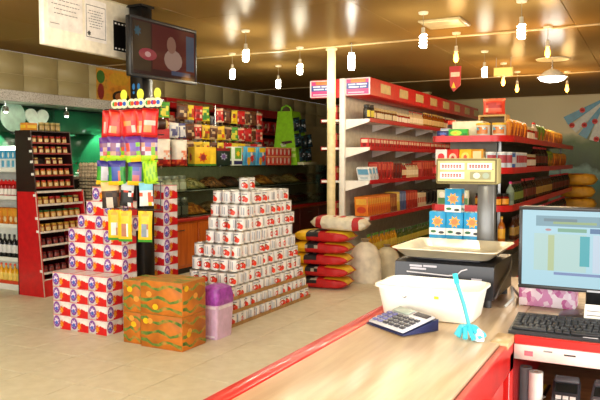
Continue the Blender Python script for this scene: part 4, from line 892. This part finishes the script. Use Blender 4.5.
def upsack(name, w, h, mat, loc, lab):
    b = MB(); N = 14
    R = []
    for z, f in ((0, .92), (.06, 1.04), (.3, 1.08), (.55, 1.0), (.75, .86), (.88, .66), (.95, .42), (1, .2)): R.append([(w/2*f*math.cos(2*PI*i/N)*(1+.05*math.sin(3*i+z*5)), w*.4*f*math.sin(2*PI*i/N)*(1+.05*math.cos(2*i+z*7)), h*z) for i in range(N)])
    rings(b, R, mat); s = Spec(name, b, [('tie', MB().lathe([(w*.08, h*.995), (w*.1, h*1.02), (w*.14, h*1.07)], C('#8a7a5a'), n=12))]); s.put(loc, random.uniform(-.5, .5), lab, 'sack')
sackm = C('#dcd4bc', .75, var=.2, scale=9)
upsack('grain_sack', .42, .52, sackm, (-3.27, 8.13, .0005), 'pale upright tied sack on the floor beside the rice sacks')
upsack('grain_sack', .38, .42, C('#bdb498', .75, var=.2, scale=9), (-3.12, 8.52, .0005), 'pale upright tied sack standing behind the first pale sack')

# ============================================================ LONG GONDOLA WITH RED HEADER
GX, GB, GY0, GY1 = -3.475, -3.875, 8.8, 15.2
o = thing('long_gondola', 'long white gondola with red header and red-lipped shelves', 'gondola', (0, 0, 0))
gz = [2.13, 1.74, 1.275, .77, .22]
part('back_panel', MB().box(GB-.015, GB, GY0, GY1, 0, 2.69, C('#b9b4a4', .5)), o)
part('end_upright', MB().box(GB-.045, GB+.035, GY0-.05, GY0, 0, 2.69, WSHELF, .004), o)
part('end_upright', MB().box(GB-.045, GB+.035, GY1, GY1+.05, 0, 2.69, WSHELF, .004), o)
for z in gz:
    part('shelf', MB().box(GB, GX-.014, GY0, GY1, z-.03, z, WSHELF), o); part('shelf_lip', MB().box(GX-.014, GX, GY0+.02, GY1, z-.045, z+.012, C('#b0141a', .4), .002), o)
    part('end_bracket', MB().prism([(GB+.02, z-.15), (GX-.02, z-.045), (GX-.02, z-.001), (GB+.02, z-.001)], 1, GY0-.012, GY0-.001, WSHELF), o)
    for k in range(1, 6): part('bracket', MB().prism([(GB+.005, z-.14), (GX-.05, z-.035), (GX-.05, z-.031), (GB+.005, z-.031)], 1, GY0+1.07*k, GY0+1.07*k+.012, WSHELF), o)
hdr = part('header', MB().box(GB, GX, GY0, GY1, 2.45, 2.69, C('#c4161a', .35), .006), o)
for k in range(8): part('header_window', MB().box(GX, GX+.006, GY0+.38+.8*k, GY0+.78+.8*k, 2.51, 2.64, C('#c8b07a', .4), .002), hdr)
# left side of the gondola
for z in (2.13, 1.74, 1.275, .77, .22): part('rear_shelf', MB().box(GB-.34, GB-.016, GY0, GY1, z-.03, z, WSHELF).box(GB-.352, GB-.34, GY0, GY1, z-.045, z+.012, C('#b0141a', .4)), o)
rp = carton('red_packet', .14, .1, .2, C('#b81c1c'), [(.1, .9, .55, .9, C('#e8c080'), 'rect'), (.2, .8, .1, .5, C('#d84a30'), 'disc')])
for zi, z in enumerate((2.13, 1.74, 1.275, .77)):
    row(rp, (GB-.2, GY0+.1, z+.0005), (0, .16, 0), 3, -PI/2+(PI/2 if True else 0), 'red packet on the rear side of the long gondola', 'packet', 'red packets behind the gondola')
# price signs at the gondola top
def sign(loc, rz, lab):
    s = thing('shelf_sign', lab, 'sign', loc, rz)
    part('card', MB().box(-.185, .185, 0, .012, 0, .235, C('#e8e0e4', .35), .002), s)
    d = MB().decal('-y', -.165, .165, .012, .22, -.0008, C('#d8307a', .35)).decal('-y', -.165, .165, .085, .17, -.0012, C('#2a3c96', .35)).decal('-y', -.1, .12, .17, .222, -.0016, C('#e8783a', .35))
    for x0, x1, z in ((-.14, -.03, .138), (-.015, .14, .138), (-.13, .02, .102), (.035, .13, .102)): d.decal('-y', x0, x1, z, z+.02, -.002, C('#d8dcf0', .4))
    d.decal('-y', -.14, .1, .03, .045, -.002, C('#f0b8d0')); part('print', d, s)
sign((GB+.215, GY0-.025, 2.455), 0, 'pink and blue sign card on the end of the red gondola header')
sign((GB-.3, GY0-.06, 2.44), math.radians(8), 'pink and blue sign card on the left of the gondola end, behind the cream pole')
part('sign_backing', MB().box(GB-.5, GB-.05, GY0-.015, GY0, 2.43, 2.69, C('#c4161a', .35)), o)
rnG = random.Random(21)
def run(items, z, y0, x, yend, gond, ordn, gap=.012):
    """fill a shelf with runs of like products: (spec, width, count, description, category)"""
    y = y0
    for spec, w, n_, desc, cat in items:
        for i in range(n_):
            if y + w > yend: return
            spec.put((x+rnG.uniform(-.012, .006), y+w/2, z+.0005), PI/2+rnG.uniform(-.06, .06), f'{desc}, {ordn} shelf of the {gond}', cat, f'{desc.split(" with ")[0]}s on the {ordn} shelf of the {gond}')
            y += w+gap
G1 = 'long white gondola'
yj = jar('pickle_jar', .2, .05, C('#2a241a', .25), C('#1c1a18', .3), C('#d8c43a')); bj = jar('honey_jar', .17, .042, C('#6a3a18', .25), C('#b8a068', .35), C('#d8c8a0')); rj = jar('sauce_jar', .16, .042, C('#9a2418', .25), C('#c8b890', .35), C('#e8dcc8'))
ab = bottle('amber_bottle', .25, .035, C('#8a4a14', .2), C('#c8a850'), C('#d8b878')); rb = bottle('red_bottle', .24, .034, C('#a01a14', .25), C('#d8c8a0'), C('#e8d0a8')); gb = bottle('green_bottle', .26, .036, C('#4a5a1c', .2), C('#3a6a2c'), C('#c8b848')); ob = bottle('oil_bottle', .3, .042, C('#c8921c', .15), C('#4a8a2c'), C('#d8c048')); cb2 = bottle('cream_bottle', .23, .034, C('#c8b088', .3), C('#a8281c'), C('#e8dcc0'))
rc = carton('red_carton', .1, .12, .13, C('#b8141a'), [(.1, .9, .5, .85, C('#e8c8b0'), 'rect'), (.25, .75, .1, .45, C('#7a0c10'), 'disc')], sides=True)
orc = carton('orange_packet', .055, .2, .27, C('#d8781c'), [(.1, .9, .6, .9, C('#e8b040'), 'rect'), (.15, .85, .15, .5, C('#c8401c'), 'disc')])
brc = carton('brown_packet', .06, .2, .27, C('#8a4a20'), [(.1, .9, .3, .8, C('#b87a40'), 'rect')]); ylc = carton('yellow_packet', .05, .2, .29, C('#d8b84a'), [(.1, .9, .5, .9, C('#f0e0a0'), 'rect')]); blc = carton('blue_packet', .06, .2, .29, C('#4a5a8a'), [(.1, .9, .5, .9, C('#8a9ac8'), 'rect')]); rdc = carton('crimson_packet', .07, .2, .28, C('#a8281c'), [(.1, .9, .5, .9, C('#d86a4a'), 'rect')]); whc = carton('cream_packet', .08, .2, .22, C('#d8c8a8'), [(.1, .9, .3, .7, C('#b84a30'), 'rect')])
drc = carton('maroon_carton', .12, .16, .24, C('#5a1010'), [(.1, .9, .4, .9, C('#8a2418'), 'rect')]); rlc = carton('tall_red_carton', .11, .16, .26, C('#b0201c'), [(.1, .9, .55, .9, C('#d8604a'), 'rect'), (.2, .8, .1, .45, C('#7a1414'), 'disc')])
def P_blk(u, v): return rnd.choice((C('#0c0c0e', .35), C('#141216', .35), C('#1c1418', .35)))
bkb = bag('black_bag', .2, .27, .14, P_blk)
run([(yj, .115, 2, 'dark pickle jar with yellow label', 'jar'), (bj, .095, 9, 'brown honey jar with tan lid', 'jar'), (rj, .095, 6, 'red sauce jar with cream lid', 'jar'), (cb2, .08, 8, 'cream bottle with red cap', 'bottle'), (ab, .08, 14, 'amber bottle with gold cap', 'bottle'), (rb, .08, 20, 'red bottle with cream cap', 'bottle'), (bj, .095, 8, 'brown honey jar at the far end', 'jar')], gz[0], GY0+.05, GX-.09, GY1-.1, G1, 'top')
run([(rc, .105, 40, 'small red carton with cream band', 'carton'), (drc, .13, 6, 'maroon carton', 'carton')], gz[1], GY0+.06, GX-.11, GY1-.1, G1, 'second')
run([(rlc, .115, 5, 'tall red carton', 'carton'), (drc, .125, 3, 'maroon carton', 'carton'), (rb, .08, 4, 'red bottle with cream cap', 'bottle'), (cb2, .08, 7, 'cream bottle with red cap', 'bottle'), (rdc, .08, 8, 'crimson packet', 'packet'), (ab, .08, 12, 'amber bottle with gold cap', 'bottle'), (rj, .095, 16, 'red sauce jar with cream lid', 'jar')], gz[2], GY0+.5, GX-.15, GY1-.1, G1, 'third')
wb_ = carton('white_blue_box', .055, .19, .19, C('#e4e8ea'), [(.1, .9, .5, .95, C('#6ab0d8'), 'rect'), (.2, .8, .1, .3, C('#b8c8d0'), 'rect')])
for k in range(3): wb_.put((GX-.12, GY0+.12+.13*k, gz[2]+.015), (0, -.5, PI/2), 'white and blue box leaning at the near end of the third gondola shelf', 'box', 'leaning white boxes on the third shelf')
# leaning packets
y = GY0+.06
for sp_, n_, d in ((orc, 13, 'orange packet with yellow band'), (brc, 4, 'brown packet'), (ylc, 2, 'yellow packet'), (blc, 4, 'blue packet'), (rdc, 7, 'crimson packet'), (whc, 5, 'cream packet')):
    w = sp_.me.vertices; ww = max(v.co.x for v in w)*2+.006
    for i in range(n_):
        sp_.put((GX-.15, y+ww/2, gz[3]+.012), (0, -.12, PI/2), f'{d} leaning on the fourth shelf of the long white gondola', 'packet', f'{d}s on the fourth shelf'); y += ww+.008
for i in range(8): bkb.put((GX-.16, y+.15+.24*i, gz[3]+.0005), PI/2+random.uniform(-.2, .2), 'plain black bag on the fourth shelf of the long white gondola', 'bag', 'black bags on the fourth shelf')
run([(ob, .09, 12, 'golden oil bottle with green cap', 'bottle'), (gb, .08, 50, 'green bottle with yellow label', 'bottle')], gz[4], GY0+.05, GX-.07, GY1-.2, G1, 'lowest')

# ============================================================ SHORT GONDOLA BEHIND THE SCALE
HX0, HX1, HY0, HY1 = -2.08, -1.28, 7.0, 12.8
o = thing('short_gondola', 'red-lipped island gondola with rounded shelf corners behind the scale', 'gondola', (0, 0, 0))
hz = [1.795, 1.47, 1.085, .7, .3]
part('spine', MB().box(-1.69, -1.67, HY0+.45, HY1, 0, 1.76, C('#5a5448', .5)), o)
part('spine_end', MB().box(-2.0, -1.5, HY0+.43, HY0+.45, 0, 1.76, C('#7a7468', .5)), o)
def outline(x0, x1, y0, y1, r, n=8):
    P = [(x0, y1), (x0, y0+.04)] + [(x0+.04, y0), (x1-r, y0)]
    P += [(x1-r+r*math.sin(PI/2*i/n), y0+r-r*math.cos(PI/2*i/n)) for i in range(1, n+1)] + [(x1, y1)]
    return P
for i, z in enumerate(hz):
    dk = part('deck', MB().prism(outline(HX0+.012, HX1-.012, HY0+.012, HY1, .24), 2, z-.03, z, C('#b4aea0', .45)), o)
    A = outline(HX0, HX1, HY0, HY1, .25); B = outline(HX0+.0125, HX1-.0125, HY0+.0125, HY1, .24); m = MB(); n_ = len(A)
    V = [(p[0], p[1], zz) for zz in (z-.05, z+.014) for p in A] + [(p[0], p[1], zz) for zz in (z-.05, z+.014) for p in B]; F = []
    for k in range(n_-1):
        F += [(k, k+1, n_+k+1, n_+k), (2*n_+k, 3*n_+k, 3*n_+k+1, 2*n_+k+1), (n_+k, n_+k+1, 3*n_+k+1, 3*n_+k), (k, 2*n_+k, 2*n_+k+1, k+1)]
    part('shelf_lip', m.add(V, F, C('#c8181c', .35)), o)
part('base', MB().box(HX0+.1, HX1-.1, HY0+.15, HY1, 0, .25, C('#6a1414', .5)), o)
for y in (HY0+.5, HY1-.05):
    for x in (HX0+.2, HX1-.2): part('post', MB().box(x-.015, x+.015, y-.015, y+.015, .25, 1.76, STEEL), o)
G2 = 'island gondola'
# top shelf
carton('white_box', .32, .3, .17, C('#e2d4b4', .5)).put((-1.76, HY0+.36, hz[0]+.0005), 0, 'large cream carton on top of the island gondola', 'carton')
carton('green_carton', .2, .06, .085, C('#2aa82c'), [(.1, .7, .2, .85, C('#b8e03a'), 'disc'), (.2, .5, .35, .7, YEL, 'star'), (.75, .98, .1, .5, C('#1a7a20'), 'rect')]).put((-1.83, HY0+.12, hz[0]+.0005), 0, 'bright green flat carton in front of the cream carton', 'carton')
carton('navy_pack', .12, .08, .07, C('#1c2458'), [(.1, .9, .3, .8, C('#4a68b8'), 'star'), (.3, .7, .1, .4, C('#b8303a'), 'disc')]).put((-1.99, HY0+.12, hz[0]+.0005), .1, 'small navy blue pack beside the green flat carton', 'pack')
carton('pale_pack', .1, .1, .1, C('#a8b0c0'), [(.1, .9, .3, .8, C('#e0e4ea'), 'rect')]).put((-2.0, HY0+.26, hz[0]+.0005), .05, 'pale grey-blue pack left of the cream carton', 'pack')
cheese = Spec('cheese_tin', MB().lathe([(.068, 0), (.07, .004), (.07, .12), (.068, .125)], C('#c8c4b4', .3), n=20), [('lid', MB().lathe([(.072, .118), (.073, .12), (.073, .137), (.068, .14)], C('#e0b028', .35), n=20)), ('print', MB().add([(.0712*math.cos(a), .0712*math.sin(a), z) for a in [-2.4+.3*i for i in range(7)] for z in (.03, .1)], [(2*i, 2*i+2, 2*i+3, 2*i+1) for i in range(6)], speck('tin_print', ['#b0542a', '#58a0b8', '#e0d8c0', '#c87830'], 40, .35)))])
row(cheese, (-1.575, HY0+.11, hz[0]+.0005), (.155, .02, 0), 2, 0, 'round tin with yellow lid on top of the island gondola', 'tin', 'yellow-lidded tins on the island gondola')
o2 = thing('wooden_crate', 'open wooden frame crate on top of the island gondola', 'crate', (-1.6, HY0+.75, hz[0]+.0005))
wd = wood('crate_wood', '#a8843c', '#c8a45a', .5)
part('frame', MB().box(-.15, .15, -.1, .1, 0, .02, wd).box(-.15, .15, -.1, .1, .24, .26, wd).box(-.15, -.13, -.1, .1, .02, .24, wd).box(.13, .15, -.1, .1, .02, .24, wd), o2); part('back_board', MB().box(-.13, .13, .08, .095, .02, .24, C('#6a5424')), o2)
Spec('red_snack_pack', MB().pouch(.24, .18, .12, mk([C('#c83a28'), C('#d8604a'), C('#e8c0a0'), C('#a82018')]))).put((-1.6, HY0+.75, hz[0]+.261), .1, 'red and cream packet on top of the wooden crate', 'packet')
carton('notice_card', .14, .02, .19, C('#d8c8b8'), [(.1, .9, .5, .9, C('#b89a8a'), 'rect')]).put((-1.87, HY0+.6, hz[0]+.0005), .3, 'pale printed card behind the cream carton', 'card')
jar('red_jar', .2, .05, C('#2a1410', .3), C('#d83a1c', .35), C('#7a2418')).put((-2.02, HY0+.56, hz[0]+.0005), 0, 'dark jar with red lid behind the cream carton', 'jar')
opk = bag('orange_pouch', .15, .2, .07, mk([C('#c8741c'), C('#e0a02c'), C('#a8481c')])); gpk = bag('green_pouch', .15, .22, .07, mk([C('#5a7a1c'), C('#8aa82c'), C('#c87a1c')])); wpk = bottle('white_bottle', .24, .04, C('#d8cfc0', .35), C('#c8281c'), C('#c85a4a'))
run([(opk, .16, 6, 'orange pouch', 'pouch'), (rj, .1, 5, 'red sauce jar with cream lid', 'jar'), (wpk, .09, 2, 'white bottle with red cap', 'bottle'), (gpk, .16, 4, 'green pouch', 'pouch'), (opk, .16, 12, 'orange pouch at the far end', 'pouch')], hz[0], HY0+.42, HX1-.1, HY1-.1, G2, 'top')
# second shelf
def eb(nm, base, decs, x, lab): carton(nm, .12, .1, .2, C(base), decs).put((x, HY0+.09, hz[1]+.0005), random.uniform(-.05, .05), lab, 'carton')
eb('white_red_carton', '#e8dcd8', [(.2, .8, .4, .8, C('#d81c2a'), 'disc'), (0, 1, 0, .2, C('#c81820'), 'rect')], -1.99, 'white carton with red disc on the end of the island gondola')
eb('red_carton', '#d8281c', [(.15, .85, .3, .8, C('#f0c0a0'), 'disc'), (.3, .7, .4, .7, C('#b81410'), 'star')], -1.865, 'red carton with pale disc on the end of the island gondola')
eb('yellow_carton', '#e8b81c', [(.15, .85, .35, .85, C('#f0d85a'), 'disc'), (.3, .7, .45, .75, C('#d84a1c'), 'star')], -1.74, 'yellow carton with orange star on the end of the island gondola')
eb('amber_carton', '#d8941c', [(.15, .85, .5, .9, C('#e8d8a0'), 'rect'), (.2, .8, .1, .45, C('#a8481c'), 'disc')], -1.615, 'amber carton with cream band on the end of the island gondola')
mc = Spec('milk_tin', MB().lathe([(.05, 0), (.052, .004), (.052, .16), (.05, .165)], C('#c8d4dc', .3), n=16), [('lid', MB().lathe([(.0535, .16), (.0535, .17), (.05, .172)], WHITE, n=16)), ('print', MB().add([(.0528*math.cos(a), .0528*math.sin(a), z) for a in [-2.4+.3*i for i in range(9)] for z in (.06, .14)], [(2*i, 2*i+2, 2*i+3, 2*i+1) for i in range(8)], C('#a8404a')))])
mcb = Spec('milk_tin', MB().lathe([(.05, 0), (.052, .004), (.052, .16), (.05, .165)], C('#3a6ab0', .3), n=16), [('lid', MB().lathe([(.0535, .16), (.0535, .17), (.05, .172)], C('#b8c8d8'), n=16)), ('print', MB().add([(.0528*math.cos(a), .0528*math.sin(a), z) for a in [-2.4+.3*i for i in range(9)] for z in (.05, .12)], [(2*i, 2*i+2, 2*i+3, 2*i+1) for i in range(8)], C('#d8d8e0')))])
for k in range(3): mc.put((-1.53+.172*math.sin(.65*k+.25), HY0+.25-.172*math.cos(.65*k+.25), hz[1]+.0005), .3, 'pale blue milk tin with red panel at the rounded corner of the island gondola', 'tin', 'milk tins at the gondola corner')
mcb.put((-1.36, HY0+.44, hz[1]+.0005), .5, 'dark blue milk tin at the rounded corner of the island gondola', 'tin')
row(mc, (HX1-.075, HY0+.6, hz[1]+.0005), (0, .13, 0), 5, PI/2, 'pale blue milk tin with red panel along the side of the island gondola', 'tin', 'milk tins along the gondola side')
dkb = bottle('dark_syrup_bottle', .26, .037, C('#2a0f0c', .2), C('#b81c1c'), C('#6a2a1c')); brb = bottle('brown_bottle', .25, .036, C('#4a2410', .2), C('#3a1c10'), C('#a8823c')); clb = bottle('clear_bottle', .25, .042, C('#8a9a84', .1), C('#d8307a'), C('#6a7a64')); grb = bottle('dark_green_bottle', .24, .036, C('#1c3018', .2), C('#6a1414'), C('#7a8a3a'))
run([(rj, .095, 8, 'red sauce jar with cream lid', 'jar'), (dkb, .08, 12, 'dark syrup bottle with red cap', 'bottle'), (gpk, .16, 3, 'green pouch', 'pouch'), (opk, .16, 10, 'orange pouch', 'pouch')], hz[1], HY0+1.12, HX1-.08, HY1-.1, G2, 'second')
# third shelf
jm = jar('jam_jar', .13, .055, C('#7a1008', .2), C('#181414', .3), C('#e8a02c'))
for k in range(3): jm.put((-1.545+.165*math.sin(.72*k), HY0+.25-.165*math.cos(.72*k), hz[2]+.0005), .15*k, 'red jam jar with black lid and orange label at the gondola corner', 'jar', 'jam jars at the gondola corner')
row(jm, (-1.62, HY0+.23, hz[2]+.0005), (.115, .03, 0), 2, .1, 'red jam jar with orange label in the second row at the gondola corner', 'jar', 'jam jars at the gondola corner')
clb.put((-1.345, HY0+.38, hz[2]+.0005), 0, 'clear greenish bottle with pink cap beside the jam jars', 'bottle')
gwp = carton('green_white_pack', .1, .08, .16, C('#c8c8a8'), [(.1, .9, .1, .5, C('#4a7a3a'), 'rect'), (.2, .8, .5, .9, C('#e8e0d0'), 'disc')])
row(gwp, (-1.98, HY0+.09, hz[2]+.0005), (.115, 0, 0), 3, 0, 'cream and green pack on the third shelf end of the island gondola', 'pack', 'cream and green packs on the gondola end')
run([(grb, .08, 6, 'dark green bottle with red cap', 'bottle'), (dkb, .08, 10, 'dark syrup bottle with red cap', 'bottle'), (brb, .08, 16, 'brown bottle with gold label', 'bottle'), (dkb, .08, 30, 'dark syrup bottle at the far end', 'bottle')], hz[2], HY0+.55, HX1-.07, HY1-.1, G2, 'third')
hb = bottle('honey_bottle', .28, .038, C('#a85a10', .15), C('#c89a2c'), C('#e0a82c'))
for k in range(4): hb.put((-1.66+.09*k, HY0+.08+.012*k*k, hz[3]+.0005), 0, 'amber bottle with gold cap on the fourth shelf end of the island gondola', 'bottle', 'amber bottles on the gondola end')
rpk = bag('red_pouch', .12, .2, .06, mk([C('#b81418'), C('#d8281c'), C('#8a0c10')]))
row(rpk, (-2.0, HY0+.1, hz[3]+.0005), (.12, 0, 0), 3, 0, 'red pouch on the fourth shelf end of the island gondola', 'pouch', 'red pouches on the gondola end')
run([(brb, .08, 12, 'brown bottle with gold label', 'bottle'), (gpk, .16, 5, 'green pouch', 'pouch'), (dkb, .08, 30, 'dark syrup bottle with red cap', 'bottle')], hz[3], HY0+.55, HX1-.07, HY1-.1, G2, 'fourth')
row(rpk, (-1.95, HY0+.12, hz[4]+.0005), (.13, 0, 0), 5, 0, 'red pouch on the lowest shelf end of the island gondola', 'pouch', 'red pouches low on the gondola end')

# ============================================================ FAR END: yellow sacks, ribbon garland
for k in range(6):
    b = MB(); b.sack(.62, .5, .22, (lambda u, v: C('#c8921c', .6) if not (.35 < u < .65 and .1 < v < .4) else C('#a8641c', .6)))
    Spec('yellow_sack', b).put((-1.25+.02*math.sin(k*3), 13.4, .0005+.221*k), (0, 0, .06*math.sin(k*2)), 'yellow sack in the tall pile at the far end of the island gondola', 'sack', 'yellow sacks at the far end')
gd = thing('ribbon_garland', 'fan of blue and white ribbons with red flowers on the end wall', 'garland', (-.95, Y1-.06, 2.9))
for k in range(9):
    a = -1.05+k*.262; dx, dz = math.sin(a), -math.cos(a); L = .95
    w0, w1_ = .03, .1; px, pz = -dz, dx
    q = MB(); q.add([(dx*.05-px*w0, 0, dz*.05-pz*w0), (dx*.05+px*w0, 0, dz*.05+pz*w0), (dx*L+px*w1_, -.03, dz*L+pz*w1_), (dx*L-px*w1_, -.03, dz*L-pz*w1_)], [(0, 1, 2, 3)], (C('#4a98b8', .4), C('#c8d0c8', .4))[k % 2]); part('ribbon', q, gd)
for k in range(11):
    a = -1.1+k*.22; r_ = .55+.35*((k*5) % 3)/2; q = MB(); cx_, cz_ = math.sin(a)*r_, -math.cos(a)*r_
    q.M = Matrix.Translation((cx_, -.05, cz_)); q.lathe([(0, -.02), (.03, -.015), (.045, 0), (.03, .015), (0, .02)], C('#c82a24', .5), n=8); q.M = q.M @ Matrix.Rotation(PI/2, 4, 'X'); q.lathe([(.055, 0), (.06, .008), (0, .012)], C('#d84038', .5), n=8); part('flower', q, gd)

# ============================================================ LAMPS
def cfl(x, y, z, warm, lab, power, grp):
    o = thing('ceiling_lamp', lab, 'lamp', (x, y, ZC-.0005), 0, grp); drop = ZC-z
    part('ceiling_rose', MB().lathe([(.045, -.02), (.05, 0)], C('#d8ccb0'), n=14), o); part('cord', MB().tube([(0, 0, -.02), (0, 0, -drop+.1)], .004, C('#8a7c60')), o)
    part('socket', MB().lathe([(.018, -drop+.1), (.022, -drop+.04), (.026, -drop+.035)], C('#c8bfa8'), n=12), o)
    col = '#ffb040' if warm else '#fff6e0'
    if warm: bl = MB().lathe([(.012, -drop+.035), (.02, -drop+.01), (.03, -drop-.04), (.02, -drop-.075), (0, -drop-.085)], emit(col, 14), n=14)
    else: bl = MB().tube([(.03*math.cos(t), .03*math.sin(t), -drop+.03-.12*t/(8*PI)) for t in [8*PI*i/64 for i in range(65)]], .009, emit(col, 22), 6).lathe([(.022, -drop-.095), (.022, -drop+.035)], emit(col, 14), n=10)
    part('bulb', bl, o)
    d = bpy.data.lights.new('bulb_light', 'POINT'); d.energy = power; d.color = (1, .62, .25) if warm else (1, .93, .7); d.shadow_soft_size = .1
    link('bulb_light', d, o, (0, 0, -drop-.16))
wl_ = [(-4.08, 6.56, 'over the can stack'), (-5.11, 7.87, 'over the near end of the show case'), (-5.13, 9.18, 'over the middle of the show case'), (-4.07, 7.85, 'left of the cream pole'), (-2.05, 6.57, 'before the island gondola'), (-1.11, 6.49, 'behind the monitor'), (-2.04, 9.23, 'between the two gondolas')]
for x, y, t in wl_: cfl(x, y, 2.75, False, f'added unseen white spiral bulb hanging from the ceiling {t}', 15, 'white ceiling bulbs')
for x, y, t in ((-3.06, 2.6, 'over the open floor before the red cartons'), (-1.02, 1.3, 'over the checkout counter'), (-4.6, 1.3, 'over the empty floor beside the counter'), (-5.1, 2.9, 'before the spice stand'), (-1.02, 3.7, 'over the far end of the checkout counter')): cfl(x, y, 2.75, False, f'added unseen white spiral bulb hanging from the ceiling {t}', 46, 'white ceiling bulbs')  # extra bulbs out of view, added to light the floor and counter from above
for x, y, t in ((-2.04, 7.78, 'near the red hanging tag'), (-1.07, 7.89, 'above the wide white lamp'), (-2.04, 10.49, 'over the aisle by the long gondola'), (-2.03, 11.58, 'far down the aisle'), (-1.31, 11.95, 'before the mural')): cfl(x, y, 2.75, True, f'warm orange bulb hanging from the ceiling {t}', 20, 'warm ceiling bulbs')
o = thing('tube_lamp', 'white tube lamp hanging beside the cream pole', 'lamp', (-3.36, 7.86, ZC-.0005))
part('cord', MB().tube([(0, 0, 0), (0, 0, -.12)], .006, GREY), o); part('tube', MB().lathe([(.035, -.33), (.042, -.31), (.042, -.15), (.03, -.12)], emit('#fff8e8', 14), n=14), o)
d = bpy.data.lights.new('bulb_light', 'POINT'); d.energy = 16; d.color = (1, .94, .8); d.shadow_soft_size = .06; link('bulb_light', d, o, (.0, 0, -.42))
o = thing('pendant_lamp', 'wide white glowing pendant lamp over the island gondola', 'lamp', (-1.34, 10.4, ZC-.0005))
part('rod', MB().tube([(0, 0, 0), (0, 0, -.16)], .01, CHROME), o); part('shade', MB().lathe([(.03, -.14), (.1, -.17), (.2, -.25), (.205, -.26)], C('#e8e4d8', .3), n=24), o); part('diffuser', MB().lathe([(.195, -.255), (.16, -.3), (.08, -.325), (0, -.33)], emit('#fffaf0', 9), n=24), o); part('ceiling_disc', MB().lathe([(.22, -.012), (.23, 0)], C('#e8dcb8'), n=24), o)
d = bpy.data.lights.new('bulb_light', 'POINT'); d.energy = 40; d.color = (1, .95, .82); d.shadow_soft_size = .15; link('bulb_light', d, o, (.0, 0, -.42))
o = thing('unlit_lamp', 'unlit white bulb under a small ceiling cup', 'lamp', (-2.05, 5.2, ZC-.0005))
part('cup', MB().lathe([(.05, -.03), (.06, 0)], C('#b8a47c'), n=16), o); part('bulb', MB().lathe([(.02, -.03), (.03, -.07), (.032, -.11), (.02, -.14), (0, -.145)], C('#d8d0c0', .2), n=14), o)
o = thing('ceiling_hatch', 'pale square ceiling hatch above the aisle', 'hatch', (-2.0, 7.15, ZC-.0005)); part('frame', MB().box(-.22, .22, -.22, .22, -.02, 0, C('#b09a70', .4), .003), o); part('panel', MB().box(-.19, .19, -.19, .19, -.026, -.02, C('#d0c094', .3)), o)
o = thing('red_hanging_tag', 'red tapered tag with white band hanging in the aisle', 'sign', (-2.42, 9.2, 2.98))
part('string', MB().tube([(0, 0, 0), (0, 0, -.17)], .003, GREY), o)
part('tag', MB().prism([(-.08, -.16), (.08, -.16), (.07, -.42), (-.02, -.5), (-.07, -.42)], 1, -.006, .006, C('#b01c16', .4)), o); part('white_band', MB().decal('-y', -.06, .06, -.3, -.24, -.0068, C('#e8c8b0')), o); part('yellow_mark', MB().decal('-y', -.05, .01, -.45, -.37, -.0068, YEL, 'tri'), o)
o = thing('lit_sign', 'small glowing yellow sign box hanging over the aisle', 'sign', (-1.93, 9.9, 2.74)); part('box', MB().box(-.13, .13, 0, .05, 0, .12, C('#c8a84a')), o); part('face', MB().box(-.12, .12, -.004, 0, .01, .11, emit('#ffd060', 1.6)), o); part('hanger', MB().tube([(-.1, .025, .12), (-.1, .025, .2595)], .004, GREY).tube([(.1, .025, .12), (.1, .025, .2595)], .004, GREY), o)
